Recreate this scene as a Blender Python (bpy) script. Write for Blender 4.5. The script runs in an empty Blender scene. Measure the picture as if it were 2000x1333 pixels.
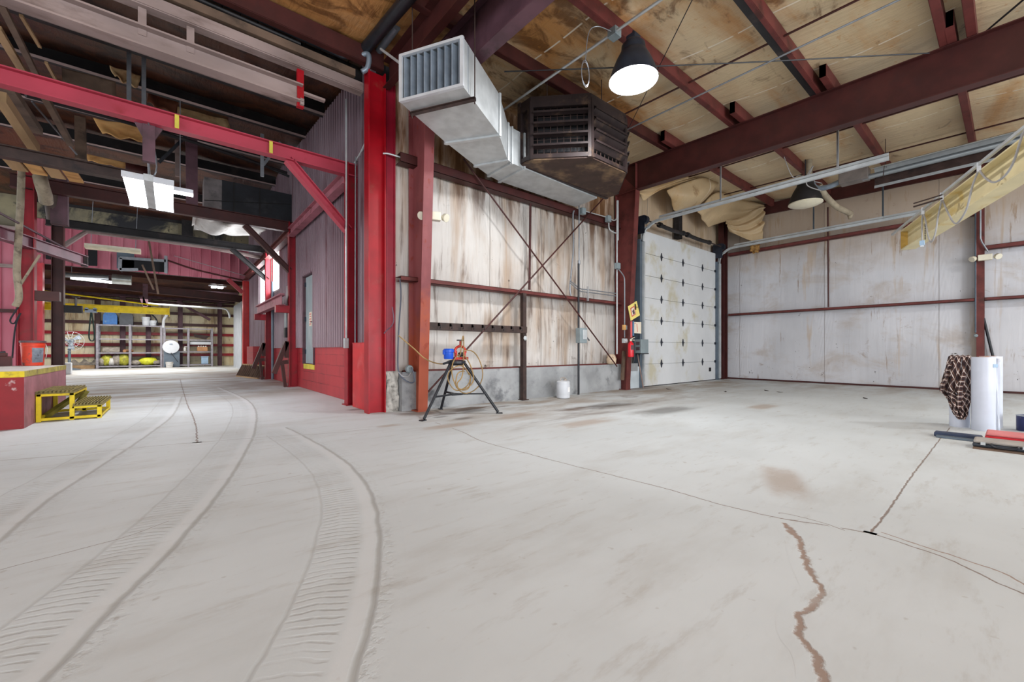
import bpy, math, random
from mathutils import Vector as V, Matrix
random.seed(7)
S = bpy.context.scene
C = S.collection
PI = math.pi

# ------------------------------------------------------------------ mesh building
class MB:
    """collects shapes in world metres; build() links them as ONE mesh object"""
    def __init__(s):
        s.v = []; s.f = []; s.m = []; s.uv = {}
    def add(s, vs, fs, mi=0):
        b = len(s.v); s.v += [tuple(p) for p in vs]
        for q in fs:
            s.f.append(tuple(b + i for i in q)); s.m.append(mi)
    def box(s, lo, hi, mi=0):
        x0, y0, z0 = lo; x1, y1, z1 = hi
        s.add([(x0,y0,z0),(x1,y0,z0),(x1,y1,z0),(x0,y1,z0),(x0,y0,z1),(x1,y0,z1),(x1,y1,z1),(x0,y1,z1)],
              [(0,3,2,1),(4,5,6,7),(0,1,5,4),(1,2,6,5),(2,3,7,6),(3,0,4,7)], mi)
        return s
    def cbox(s, c, d, mi=0, rz=0, tilt=None):
        """box about centre c with size d, turned rz about z, then tilted by a matrix"""
        M = Matrix.Rotation(rz, 3, 'Z')
        if tilt is not None: M = M @ tilt
        hx, hy, hz = d[0]/2, d[1]/2, d[2]/2
        p = [(-hx,-hy,-hz),(hx,-hy,-hz),(hx,hy,-hz),(-hx,hy,-hz),(-hx,-hy,hz),(hx,-hy,hz),(hx,hy,hz),(-hx,hy,hz)]
        s.add([V(c) + M @ V(q) for q in p], [(0,3,2,1),(4,5,6,7),(0,1,5,4),(1,2,6,5),(2,3,7,6),(3,0,4,7)], mi)
        return s
    def fr(s, p, q, up):
        d = (V(q) - V(p)).normalized(); up = V(up)
        side = d.cross(up)
        if side.length < 1e-4: side = d.cross(V((1, 0, 0)))
        side.normalize(); u2 = side.cross(d).normalized()
        return d, side, u2
    def prof(s, p, q, pts, up=(0,0,1), mi=0, pts2=None):
        """closed outline pts (side, up) swept from p to q"""
        d, sd, u = s.fr(p, q, up); n = len(pts); pts2 = pts2 or pts
        vs = [V(p) + sd*a + u*b for a, b in pts] + [V(q) + sd*a + u*b for a, b in pts2]
        fs = [(i, (i+1) % n, n + (i+1) % n, n + i) for i in range(n)]
        s.add(vs, fs + [tuple(range(n-1, -1, -1)), tuple(range(n, 2*n))], mi)
        return s
    def bar(s, p, q, w, h, up=(0,0,1), mi=0):
        a, b = w/2, h/2
        return s.prof(p, q, [(-a,-b),(a,-b),(a,b),(-a,b)], up, mi)
    def ibeam(s, p, q, w, h, tf=.012, tw=.01, up=(0,0,1), mi=0, h2=None):
        def o(h):
            a, b, t, k = w/2, h/2, tw/2, h/2 - tf
            return [(-a,-b),(a,-b),(a,-k),(t,-k),(t,k),(a,k),(a,b),(-a,b),(-a,k),(-t,k),(-t,-k),(-a,-k)]
        return s.prof(p, q, o(h), up, mi, o(h2) if h2 else None)
    def chan(s, p, q, w, h, t=.008, up=(0,0,1), mi=0, lip=0):
        """C section: web at side 0, flanges toward +side"""
        b = h/2
        if lip:
            return s.prof(p, q, [(0,-b),(w,-b),(w,-b+lip),(w-t,-b+lip),(w-t,-b+t),(t,-b+t),(t,b-t),(w-t,b-t),(w-t,b-lip),(w,b-lip),(w,b),(0,b)], up, mi)
        return s.prof(p, q, [(0,-b),(w,-b),(w,-b+t),(t,-b+t),(t,b-t),(w,b-t),(w,b),(0,b)], up, mi)
    def angle(s, p, q, a, b, t=.006, up=(0,0,1), mi=0):
        return s.prof(p, q, [(0,0),(a,0),(a,t),(t,t),(t,b),(0,b)], up, mi)
    def tube(s, pts, r, seg=8, mi=0, r2=None, cap=True):
        pts = [V(p) for p in pts]; n = len(pts); rings = []
        t = (pts[1] - pts[0]).normalized()
        a = t.cross(V((0,0,1)))
        if a.length < .05: a = t.cross(V((1,0,0)))
        a.normalize()
        for i, p in enumerate(pts):
            t = (pts[min(i+1, n-1)] - pts[max(i-1, 0)]).normalized()
            a = (a - t * a.dot(t)).normalized(); b = t.cross(a)
            rr = r if r2 is None else r + (r2 - r) * i / (n - 1)
            rings.append([p + (a*math.cos(2*PI*k/seg) + b*math.sin(2*PI*k/seg)) * rr for k in range(seg)])
        vs = [q for R in rings for q in R]; fs = []
        for i in range(n-1):
            for k in range(seg):
                k2 = (k+1) % seg
                fs.append((i*seg+k, i*seg+k2, (i+1)*seg+k2, (i+1)*seg+k))
        if cap: fs += [tuple(range(seg-1, -1, -1)), tuple((n-1)*seg + k for k in range(seg))]
        s.add(vs, fs, mi); return s
    def cyl(s, p, q, r, seg=16, mi=0, r2=None): return s.tube([p, q], r, seg, mi, r2)
    def lathe(s, c, prof, seg=24, mi=0, ax=(0,0,1), cap=True):
        """prof [(r, h)] about the axis ax from c"""
        ax = V(ax).normalized(); a = ax.cross(V((1,0,0)))
        if a.length < .05: a = ax.cross(V((0,1,0)))
        a.normalize(); b = ax.cross(a); vs = []; fs = []; n = len(prof)
        for r, h in prof:
            for k in range(seg):
                vs.append(V(c) + ax*h + (a*math.cos(2*PI*k/seg) + b*math.sin(2*PI*k/seg))*max(r, 1e-4))
        for i in range(n-1):
            for k in range(seg):
                k2 = (k+1) % seg
                fs.append((i*seg+k, i*seg+k2, (i+1)*seg+k2, (i+1)*seg+k))
        if cap: fs += [tuple(range(seg-1, -1, -1)), tuple((n-1)*seg + k for k in range(seg))]
        s.add(vs, fs, mi); return s
    def grid(s, nu, nv, fn, mi=0, thick=None):
        b = len(s.v)
        vs = [V(fn(i/nu, j/nv)) for j in range(nv+1) for i in range(nu+1)]
        fs = [(j*(nu+1)+i, j*(nu+1)+i+1, (j+1)*(nu+1)+i+1, (j+1)*(nu+1)+i) for j in range(nv) for i in range(nu)]
        s.add(vs, fs, mi); return s
    def poly(s, pts, off, mi=0):
        """a flat outline given thickness off (a vector)"""
        n = len(pts); off = V(off)
        s.add([V(p) for p in pts] + [V(p) + off for p in pts],
              [tuple(range(n-1, -1, -1)), tuple(range(n, 2*n))] + [(i, (i+1) % n, n+(i+1) % n, n+i) for i in range(n)], mi)
        return s
    def build(s, name, mat, parent=None, smooth=False, label=None, solid=0, sub=0, bev=0, keep=False):
        me = bpy.data.meshes.new(name)
        if parent is not None: o0 = LOC[parent.name]
        elif s.v:
            xs, ys, zs = zip(*s.v); o0 = V(((min(xs)+max(xs))/2, (min(ys)+max(ys))/2, min(zs)))
        me.from_pydata([tuple(V(p) - o0) for p in s.v], [], s.f)
        for m in (mat if isinstance(mat, (list, tuple)) else [mat]): me.materials.append(m)
        me.polygons.foreach_set('material_index', s.m)
        if s.uv:
            L = me.uv_layers.new(name='UVMap')
            for pi, pl in enumerate(me.polygons):
                if pi in s.uv:
                    for li, uv in zip(pl.loop_indices, s.uv[pi]): L.data[li].uv = uv
        if smooth: me.polygons.foreach_set('use_smooth', [True]*len(me.polygons))
        me.update()
        import bmesh
        if not keep:
          bm = bmesh.new(); bm.from_mesh(me); bmesh.ops.recalc_face_normals(bm, faces=bm.faces); bm.to_mesh(me); bm.free()
        if smooth and smooth != 'all':
            me.set_sharp_from_angle(angle=math.radians(40))
        o = bpy.data.objects.new(name, me); C.objects.link(o)
        if bev:
            md = o.modifiers.new('edge', 'BEVEL'); md.width = bev; md.segments = 2; md.limit_method = 'ANGLE'
        if solid:
            md = o.modifiers.new('thickness', 'SOLIDIFY'); md.thickness = solid; md.offset = 0
        if sub:
            md = o.modifiers.new('smooth', 'SUBSURF'); md.levels = sub; md.render_levels = sub
        if parent is not None: o.parent = parent
        else: o.location = o0
        LOC[o.name] = o0
        if label: o['label'] = label
        return o
LOC = {}
def thing(name, label, cat, loc=(0,0,0), group=None):
    o = bpy.data.objects.new(name, None); C.objects.link(o); o.empty_display_size = .1
    o.location = loc; LOC[o.name] = V(loc)
    return tag(o, label, cat, group)
def tag(o, label, cat, group=None):
    o['label'] = label; o['category'] = cat
    if group: o['group'] = group
    return o
def struct(o):
    o['kind'] = 'structure'; return o
def curve(pts, n=8):
    """Catmull-Rom through pts"""
    P = [V(p) for p in pts]; out = []
    for i in range(len(P)-1):
        a, b, c, d = P[max(i-1,0)], P[i], P[i+1], P[min(i+2, len(P)-1)]
        for k in range(n):
            t = k/n
            out.append(.5*((2*b) + (c-a)*t + (2*a-5*b+4*c-d)*t*t + (3*b-a-3*c+d)*t**3))
    return out + [P[-1]]

# ------------------------------------------------------------------ materials
def lin(r, g, b):
    f = lambda c: c/12.92 if c <= .04045 else ((c+.055)/1.055)**2.4
    return (f(r/255), f(g/255), f(b/255), 1)
class NT:
    def __init__(s, name):
        s.mat = bpy.data.materials.new(name); s.mat.use_nodes = True
        s.t = s.mat.node_tree; s.b = s.t.nodes['Principled BSDF']; s._p = None
    def n(s, typ, **kw):
        o = s.t.nodes.new(typ)
        for k, v in kw.items(): setattr(o, k, v)
        return o
    def link(s, a, b): s.t.links.new(a, b)
    def set(s, sock, v):
        if hasattr(v, 'is_output') or isinstance(v, bpy.types.NodeSocket): s.link(v, sock)
        else: sock.default_value = v
    @property
    def pos(s):
        if s._p is None: s._p = s.n('ShaderNodeNewGeometry').outputs['Position']
        return s._p
    def noise(s, scale, stretch=(1,1,1), detail=4, rough=.55, vec=None, off=(0,0,0), dist=0):
        m = s.n('ShaderNodeMapping'); s.link(vec or s.pos, m.inputs[0]); m.inputs['Scale'].default_value = stretch; m.inputs['Location'].default_value = off
        t = s.n('ShaderNodeTexNoise'); s.link(m.outputs[0], t.inputs['Vector'])
        t.inputs['Scale'].default_value = scale; t.inputs['Detail'].default_value = detail; t.inputs['Roughness'].default_value = rough; t.inputs['Distortion'].default_value = dist
        return t.outputs['Fac']
    def math(s, op, a, b=0, c=0, clamp=False):
        o = s.n('ShaderNodeMath', operation=op, use_clamp=clamp)
        for i, v in enumerate((a, b, c)):
            if i < len(o.inputs): s.set(o.inputs[i], v)
        return o.outputs[0]
    def ss(s, v, a, b, lo=0, hi=1):
        o = s.n('ShaderNodeMapRange', interpolation_type='SMOOTHSTEP')
        s.set(o.inputs[0], v)
        for i, q in enumerate((a, b, lo, hi)): o.inputs[1+i].default_value = q
        return o.outputs[0]
    def mix(s, f, a, b, mode='MIX'):
        o = s.n('ShaderNodeMix', data_type='RGBA', blend_type=mode); o.clamp_factor = True
        s.set(o.inputs[0], f); s.set(o.inputs[6], a); s.set(o.inputs[7], b)
        return o.outputs[2]
    def sep(s, v=None):
        o = s.n('ShaderNodeSeparateXYZ'); s.link(v or s.pos, o.inputs[0]); return o.outputs
    def out(s, col, rough=.6, metal=0, bump=None, bstr=.3, bdist=.02, spec=.5):
        s.set(s.b.inputs['Base Color'], col); s.set(s.b.inputs['Roughness'], rough); s.set(s.b.inputs['Metallic'], metal)
        s.b.inputs['Specular IOR Level'].default_value = spec
        if bump is not None:
            b = s.n('ShaderNodeBump'); b.inputs['Strength'].default_value = bstr; b.inputs['Distance'].default_value = bdist
            s.link(bump, b.inputs['Height']); s.link(b.outputs[0], s.b.inputs['Normal'])
        return s.mat
MATS = {}
def paint(name, col, rough=.55, metal=0, var=.18, scale=4, stain=None, amt=.5, sscale=2.5, stretch=(1,1,1), bump=0, spec=.4):
    """painted / plain surface: noise-varied colour plus patches of wear in colour stain"""
    if name in MATS: return MATS[name]
    t = NT(name); c = lin(*col)
    d = tuple(x*(1-var) for x in c[:3]) + (1,); l = tuple(min(1, x*(1+var)) for x in c[:3]) + (1,)
    nz = t.noise(scale, stretch)
    k = t.mix(t.ss(nz, .3, .7), d, l)
    if stain:
        n2 = t.noise(sscale, stretch, 6, .65, off=(3.1, 1.7, 9.2))
        k = t.mix(t.ss(n2, .62 - amt*.25, .72), k, lin(*stain))
    MATS[name] = t.out(k, rough, metal, nz if bump else None, bump, .01, spec)
    return MATS[name]
def emit(name, col, strength):
    if name in MATS: return MATS[name]
    t = NT(name); t.b.inputs['Base Color'].default_value = col
    t.b.inputs['Emission Color'].default_value = col; t.b.inputs['Emission Strength'].default_value = strength
    MATS[name] = t.mat; return t.mat

RED   = paint('crimson_paint', (146,16,34), .42, 0, .15, 5, (120,40,40), .25, 3, bump=.05)
BRED  = paint('bright_red_paint', (158,8,26), .35, 0, .12, 4, (150,50,46), .2, 4, bump=.05)
DRED  = paint('maroon_paint', (68,30,28), .5, 0, .2, 4, (60,30,30), .4, 3)
PRIM  = paint('red_oxide_primer', (100,46,43), .6, 0, .2, 4, (70,34,30), .35, 3, bump=.06)
RUST  = paint('rusty_primer', (128,58,54), .65, 0, .22, 5, (158,74,50), .6, 2.5, bump=.08)
PLUM  = paint('plum_paint', (92,62,72), .55, 0, .25, 3, (60,42,46), .5, 3)
PINK  = paint('faded_pink_paint', (168,104,116), .55, 0, .2, 3, (120,60,66), .35, 3)
GREYB = paint('sooty_cream_paint', (150,132,128), .6, 0, .2, 2, (110,92,86), .45, 3, stretch=(.4,1,1))
SOOT  = paint('soot_black_steel', (30,28,30), .6, 0, .35, 3, (54,46,46), .35, 3)
BLACK = paint('black_enamel', (34,36,42), .4, 0, .2, 6)
BROWNS= paint('dark_brown_steel', (62,46,42), .55, 0, .3, 6, (40,32,32), .5, 8)
GALV  = paint('galvanised_sheet', (188,192,194), .42, .3, .12, 5, (200,204,206), .3, 2.2)
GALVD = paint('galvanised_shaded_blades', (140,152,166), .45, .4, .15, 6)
ALU   = paint('bright_aluminium', (200,204,208), .3, .7, .1, 6)
COND  = paint('grey_conduit', (142,146,152), .4, .5, .12, 8)
BOXG  = paint('grey_electrical_enamel', (134,146,150), .45, .1, .1, 5, (110,118,122), .2, 4)
WOOD  = paint('tan_timber', (172,140,102), .7, 0, .22, 3, (120,92,66), .5, 3, stretch=(1,.15,1))
WOODD = paint('dirty_timber', (104,84,70), .75, 0, .25, 3, (66,54,46), .5, 3)
OSB   = paint('plywood_board', (208,160,100), .7, 0, .25, 4, (160,104,56), .5, 3, stretch=(.3,1,1))
YEL   = paint('yellow_paint', (232,206,24), .5, 0, .1, 5, (170,150,40), .3, 5)
YELB  = paint('cream_yellow_beam_paint', (226,212,168), .45, 0, .08, 3, (214,186,110), .3, 2.5)
YELD  = paint('scuffed_yellow_paint', (168,156,74), .6, 0, .2, 6, (96,86,60), .6, 6)
WHITEP= paint('white_plastic', (206,210,216), .35, 0, .05, 4, (200,200,200), .2, 4)
CREAMP= paint('cream_plastic', (226,220,200), .4, 0, .08, 5)
WRAP  = paint('white_film_roll', (198,204,217), .3, 0, .04, 5)
BLUE  = paint('blue_plastic', (24,82,196), .35, 0, .12, 5)
ORANGE= paint('red_orange_plastic', (206,62,36), .45, 0, .15, 6, (70,60,62), .3, 6)
CORD  = paint('tan_rubber_cord', (150,122,78), .6, 0, .2, 9)
GREYC = paint('grey_cable', (158,156,156), .5, 0, .1, 9)
PAPERY= paint('yellow_card', (232,214,124), .7, 0, .06, 6)
PAPERW= paint('white_paper', (228,216,196), .7, 0, .06, 6)
INK   = paint('dark_print', (90,70,76), .7)
INKR  = paint('red_print', (206,92,92), .7)
FIRE  = paint('extinguisher_red', (214,28,44), .25, 0, .08, 5)
FABW  = paint('white_fabric', (206,204,200), .8, 0, .12, 4, (150,140,128), .3, 3)
DUCTK = paint('blackened_sheet_metal', (36,38,44), .55, .1, .3, 3, (56,56,60), .3, 2)
HEATB = paint('brown_heater_enamel', (46,36,36), .5, .1, .25, 4, (96,76,62), .35, 3)
DARKI = paint('dark_interior', (12,13,18), .7)
RUSTP = paint('stained_heater_pan', (64,46,40), .6, 0, .2, 4, (138,112,84), .6, 2.0, bump=.1)
LAMPB = paint('dark_blue_black_reflector', (44,50,62), .45, .3, .2, 6)
LENS  = paint('frosted_lamp_lens', (222,214,190), .3, 0, .05, 6)
OLIVE = paint('olive_yellow_bag', (170,168,60), .6, 0, .3, 9, (110,104,66), .5, 8)
LIME  = paint('lime_yellow_bag', (206,208,50), .5, 0, .2, 9, (150,150,60), .4, 8)
GREYBAG = paint('dirty_grey_bag', (150,142,132), .7, 0, .3, 8, (90,84,78), .5, 7)
CARD  = paint('cardboard_brown', (170,124,88), .8, 0, .12, 6)
MASON = paint('old_concrete_pier', (176,172,166), .85, 0, .25, 9, (96,92,88), .55, 12, bump=.5)
STEM  = paint('stem_wall_concrete', (158,160,162), .8, 0, .2, 2.2, (104,106,110), .45, 2.5, bump=.15)
BLUEC = paint('blue_tin', (52,58,104), .4, .1, .15, 7, (150,130,120), .25, 9)
CASE  = paint('charcoal_case_plastic', (52,58,66), .5, 0, .15, 8)
CASET = paint('dusty_case_lid', (158,152,146), .6, 0, .12, 8)
REDC  = paint('red_case_plastic', (196,44,54), .4, 0, .12, 8)
NAVY  = paint('navy_case_plastic', (50,62,88), .45, 0, .15, 8)
LBLUE = paint('pale_blue_plastic', (150,176,200), .45, 0, .1, 6)
DRUMB = paint('blue_drum_plastic', (40,104,172), .4, 0, .15, 7, (110,140,160), .3, 5)
DRUMK = paint('charcoal_drum_plastic', (66,70,78), .45, 0, .15, 7)
RACK  = paint('worn_grey_rack_steel', (136,132,140), .5, .1, .2, 9, (160,158,162), .4, 8)
DOORG = paint('pale_grey_green_door', (150,164,168), .45, 0, .1, 3, (176,186,188), .4, 2.5, stretch=(1,1,.4))
BLUEG = paint('blue_grey_jamb', (96,108,120), .45, .3, .12, 4)
TAPE  = paint('yellow_tape_patch', (206,190,72), .6)
HINGE = paint('dark_hinge_steel', (48,52,64), .45, .5, .2, 9)
HOSE  = paint('dusty_canvas_hose', (150,138,118), .75, 0, .2, 7, (96,86,74), .4, 6)

def block_mat(name, col, mortar, sx=.4, sz=.2):
    """painted concrete block: running bond on world X+Y / Z"""
    t = NT(name); x, y, z = t.sep()
    cb = t.n('ShaderNodeCombineXYZ'); t.link(t.math('ADD', x, y), cb.inputs[0]); t.link(z, cb.inputs[1])
    b = t.n('ShaderNodeTexBrick'); t.link(cb.outputs[0], b.inputs['Vector'])
    b.inputs['Scale'].default_value = 1; b.inputs['Brick Width'].default_value = sx; b.inputs['Row Height'].default_value = sz
    b.inputs['Mortar Size'].default_value = .006; b.inputs['Mortar Smooth'].default_value = .2
    b.inputs['Color1'].default_value = lin(*col); b.inputs['Color2'].default_value = tuple(k*1.12 for k in lin(*col)[:3]) + (1,); b.inputs['Mortar'].default_value = lin(*mortar)
    k = t.mix(t.ss(t.noise(2.2, (1,1,1), 5), .35, .75), b.outputs['Color'], tuple(k*1.25 for k in lin(*col)[:3]) + (1,))
    return t.out(k, .5, 0, t.math('MULTIPLY', b.outputs['Fac'], -1), .5, .01)
BLOCK = block_mat('painted_red_block', (158,46,52), (104,34,40))

def corr_mat(name, c1, c2, c3, zs=.25):
    """ribbed cladding paint with soot streaks running down"""
    t = NT(name)
    k = t.mix(t.ss(t.noise(1.1, (1,1,zs), 4), .35, .7), lin(*c1), lin(*c2))
    k = t.mix(t.ss(t.noise(3.0, (1,1,.12), 5, .65, off=(5,2,1)), .52, .75), k, lin(*c3))
    return t.out(k, .45, .1, spec=.4)
CORR  = corr_mat('mauve_ribbed_cladding', (134,112,121), (160,142,151), (98,54,63))
CORRP = corr_mat('rose_ribbed_cladding', (178,92,108), (196,122,136), (150,70,84))
CORRS = corr_mat('sooty_ribbed_cladding', (40,38,40), (62,58,58), (22,22,26))

def vinyl(name, base, tint, dark, ax='x', seams=1.22, streak=.55, zlo=0, zhi=5.2, top=.5, spots=True, tops=None, bst=.6):
    """stained vinyl-faced insulation: run-down streaks, blotches, taped seams, torn spots"""
    t = NT(name); x, y, z = t.sep(); h = x if ax == 'x' else y
    k = t.mix(t.ss(t.noise(.8, (1,1,.6), 4), .3, .7), lin(*base), tuple(c*.82 for c in lin(*base)[:3]) + (1,))
    up = t.ss(z, zlo, zhi)
    # broad smoky clouds
    cl = t.math('ADD', t.math('MULTIPLY', up, top*.22), t.noise(.75, (1,1,.8), 5, .6, off=(2,4,0), dist=.5))
    k = t.mix(t.math('MULTIPLY', t.ss(cl, .62 - streak*.10, .86), .75), k, lin(*tint))
    # runs: wide ones and thin ones, broken up by a second noise
    brk = t.noise(.9, (1,1,.7), 4, .6, off=(11,3,2))
    r1 = t.math('ADD', t.math('MULTIPLY', brk, .5), t.noise(1.6, (2,2,.13), 5, .6, off=(5,4,0), dist=.4))
    k = t.mix(t.math('MULTIPLY', t.ss(t.math('ADD', r1, t.math('MULTIPLY', up, top*.10)), .80 - streak*.10, .98), .8), k, lin(*tint))
    r2 = t.math('ADD', t.math('MULTIPLY', brk, .55), t.noise(2.4, (3,3,.22), 7, .7, off=(9,1,6), dist=.3))
    k = t.mix(t.math('MULTIPLY', t.ss(t.math('ADD', r2, t.math('MULTIPLY', up, top*.08)), .86 - streak*.08, 1.0), .85), k, lin(*dark))
    if tops:   # tarred band above the high girt
        n = t.noise(1.7, (2.2,2.2,.3), 6, .65, off=(3,3,3), dist=.4)
        bay = t.ss(x, 8.0, 7.5)
        m = t.math('MULTIPLY', t.math('MULTIPLY', t.ss(z, tops[0], tops[0] + .12), bay), t.ss(n, .30, .62))
        k = t.mix(t.math('MULTIPLY', m, .85), k, lin(*tops[1]))
        m = t.math('MULTIPLY', t.ss(t.math('ADD', z, t.math('MULTIPLY', n, 1.6)), tops[0] + .35, tops[0] + 1.0), t.math('MULTIPLY', bay, t.ss(n, .46, .6)))
        k = t.mix(t.math('MULTIPLY', t.math('SUBTRACT', 1, bay), t.ss(z, 3.5, 4.3, 0, .7)), k, lin(196,168,132))
        k = t.mix(t.math('MULTIPLY', m, .8), k, lin(*tops[2]))
    if ax == 'y':   # smoke haze high on the wall
        hz = t.math('ADD', z, t.math('MULTIPLY', t.noise(.7, (1,1,1.5), 5, .6, off=(6,6,1)), 1.6))
        k = t.mix(t.ss(hz, 3.5, 5.0, 0, .8), k, lin(172,150,126))
        k = t.mix(t.ss(t.noise(.9, (1,1,1.6), 6, .65, off=(2,9,4), dist=.5), .50, .72, 0, .6), k, lin(176,162,150))
    if spots:
        low = t.ss(z, 1.4, .05)
        sp = t.math('ADD', t.noise(6.5, (1,1,1), 4, .65, off=(7,7,3)), t.math('MULTIPLY', low, .045))
        k = t.mix(t.math('MULTIPLY', t.ss(sp, .705, .73), .9), k, lin(52,42,36))
        sm = t.math('ADD', t.noise(2.2, (1,1,1.2), 6, .7, off=(1,7,3), dist=.6), t.math('MULTIPLY', low, .03))
        k = t.mix(t.math('MULTIPLY', t.ss(sm, .62, .74), .55), k, lin(*dark))
    fr = t.math('FRACT', t.math('DIVIDE', h, seams))
    sd = t.math('ABSOLUTE', t.math('SUBTRACT', fr, .5))
    seam = t.ss(sd, .004/seams, .011/seams, 1, 0)
    k = t.mix(t.math('MULTIPLY', seam, .5), k, lin(112,100,94))
    wr = t.noise(2.6, (3.0,3.0,.3), 4, .5, dist=.8)
    near = t.math('MULTIPLY', t.ss(sd, .11, .0), t.math('SINE', t.math('ADD', t.math('MULTIPLY', h, 90), t.math('MULTIPLY', z, 16))))
    pl = t.math('ADD', t.math('SUBTRACT', wr, t.math('MULTIPLY', seam, .6)), t.math('MULTIPLY', near, .10))
    return t.out(k, .42, 0, pl, bst, .035, .35)
VINM = vinyl('stained_vinyl_mid', (212,207,202), (172,148,126), (104,86,76), 'x', 1.22, .8, top=.5, tops=(3.6,(166,122,78),(88,56,34)))
VINR = vinyl('stained_vinyl_right', (208,208,213), (186,168,150), (140,116,98), 'y', 2.1, -.7, top=.75, zlo=1.2, zhi=5, bst=.22)
VINF = vinyl('stained_vinyl_far', (232,222,190), (188,160,116), (136,112,86), 'x', 1.5, .35, top=.6, zhi=3.4)
t = NT('sooty_vinyl'); k = t.mix(t.ss(t.noise(2.2, (1,1,1), 5), .3, .7), lin(150,142,112), lin(116,110,92))
k = t.mix(t.math('MULTIPLY', t.ss(t.noise(.55, (1,1,.8), 6, .68, off=(3,2,5), dist=.6), .44, .56), .97), k, lin(30,32,40))
k = t.mix(t.ss(t.noise(4, (1,1,.5), 5, .7, off=(8,2,1)), .60, .7), k, lin(40,38,36)); VINK = t.out(k, .7)

def roof_vinyl(name, base, tan, brown, amt):
    t = NT(name); x, y, z = t.sep()
    k = t.mix(t.ss(t.noise(.9, (.7,1,1), 5), .3, .7), lin(*base), tuple(c*.8 for c in lin(*base)[:3]) + (1,))
    n1 = t.noise(.75, (.6,1.5,1), 6, .62, off=(1,2,3), dist=.4)
    east = t.ss(x, 2.5, 8.0, .17, 0)
    k = t.mix(t.math('MULTIPLY', t.ss(t.math('ADD', n1, east), .56 - amt*.1, .74), .85), k, lin(*tan))
    n2 = t.noise(2.2, (.8,1.3,1), 6, .66, off=(4,9,3), dist=.8)
    k = t.mix(t.math('MULTIPLY', t.ss(t.math('ADD', n2, east), .60, .76), .75), k, lin(*brown))
    n3 = t.noise(9, (1,1,1), 4, .6)
    k = t.mix(t.math('MULTIPLY', t.ss(n3, .63, .7), .4), k, lin(*tan))
    # taped joints: broken pale dashes running along Y
    for i, sx in enumerate((4.1, 5.75, 7.38, 10.3)):
        d = t.math('ABSOLUTE', t.math('SUBTRACT', t.math('ADD', x, t.math('MULTIPLY', t.math('SINE', t.math('MULTIPLY', y, 2.1 + i*.3)), .035)), sx))
        da = t.ss(t.math('FRACT', t.math('MULTIPLY', y, 2.6)), .12, .2)
        k = t.mix(t.math('MULTIPLY', t.math('MULTIPLY', t.ss(d, .008, .016, 1, 0), da), .85), k, lin(238,230,214))
    wr = t.math('ADD', t.noise(2.2, (4,.7,1), 4, .5, dist=1.2), t.math('MULTIPLY', t.noise(7, (3,.6,1), 3, .5, dist=1.5), .35))
    return t.out(k, .4, 0, wr, .4, .03, .35)
ROOF  = roof_vinyl('stained_roof_vinyl', (224,202,166), (188,126,58), (98,60,32), .7)
ROOFK = roof_vinyl('smoked_roof_vinyl', (62,40,36), (86,50,30), (26,18,18), .9)
TORN  = paint('torn_tan_insulation', (196,166,122), .8, 0, .2, 3, (134,96,56), .55, 2.6, bump=.3)
BROWNI= paint('smoked_insulation', (110,64,44), .8, 0, .25, 2, (56,34,30), .5, 2.2, bump=.3)

def rust_column():
    """faded primer above, orange rust climbing from the floor"""
    t = NT('rusting_column'); x, y, z = t.sep()
    k = t.mix(t.ss(t.noise(3, (1,1,.5), 5), .3, .7), lin(118,56,60), lin(146,78,80))
    n = t.noise(4, (1,1,.7), 6, .65)
    k = t.mix(t.ss(t.math('SUBTRACT', t.math('MULTIPLY', n, 3.2), z), -.35, .9), k, lin(158,74,48))
    k = t.mix(t.math('MULTIPLY', t.ss(t.noise(9, (1,1,.6), 4, .6, off=(3,1,1)), .60, .68), .7), k, lin(132,44,24))
    return t.out(k, .6, 0, n, .1, .01)
RUSTC = rust_column()

# ------------------------------------------------------------------ floor
def concrete(t):
    x, y, z = t.sep()
    k = t.mix(t.ss(t.noise(.55, (1,1,1), 5), .3, .7), lin(204,210,213), lin(190,195,197))
    k = t.mix(t.math('MULTIPLY', t.ss(t.noise(1.3, (.5,1.6,1), 6, .65, off=(2,1,0)), .48, .74), .38), k, lin(168,166,161))
    k = t.mix(t.math('MULTIPLY', t.ss(t.noise(7, (.35,1.4,1), 5, .7, off=(3,7,0)), .53, .71), .36), k, lin(160,154,146))
    # grime trodden in along the insulated wall and the far wall of the bay
    n = t.noise(1.1, (.55,1.3,1), 6, .65, off=(6,3,0), dist=.4)
    m = t.math('MULTIPLY', t.ss(y, 2.6, 5.2), t.ss(x, 1.8, 3.2))
    m = t.math('MAXIMUM', m, t.math('MULTIPLY', t.ss(x, 9.5, 12.8), .8))
    m = t.math('MAXIMUM', m, t.ss(y, 7.5, 11))
    k = t.mix(t.math('MULTIPLY', m, t.ss(n, .36, .68), .0, False), k, lin(150,136,122))
    n2 = t.noise(.9, (.5,1.5,1), 5, .6, off=(1,8,0), dist=.6)
    m2 = t.math('MULTIPLY', t.ss(y, 3.0, 4.4), t.math('MULTIPLY', t.ss(x, 2.6, 3.4), t.ss(x, 9.5, 8)))
    k = t.mix(t.math('MULTIPLY', m2, t.ss(n2, .55, .68)), k, lin(108,92,82))
    sp = t.noise(16, (1,1,1), 2, .5)
    k = t.mix(t.math('MULTIPLY', t.ss(sp, .70, .76), .35), k, lin(150,142,134))
    return k, t.noise(9, (1,1,1), 5, .6)
t = NT('bare_concrete'); k, b = concrete(t); FLOORM = t.out(k, .62, 0, b, .12, .01, .3)
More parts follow.
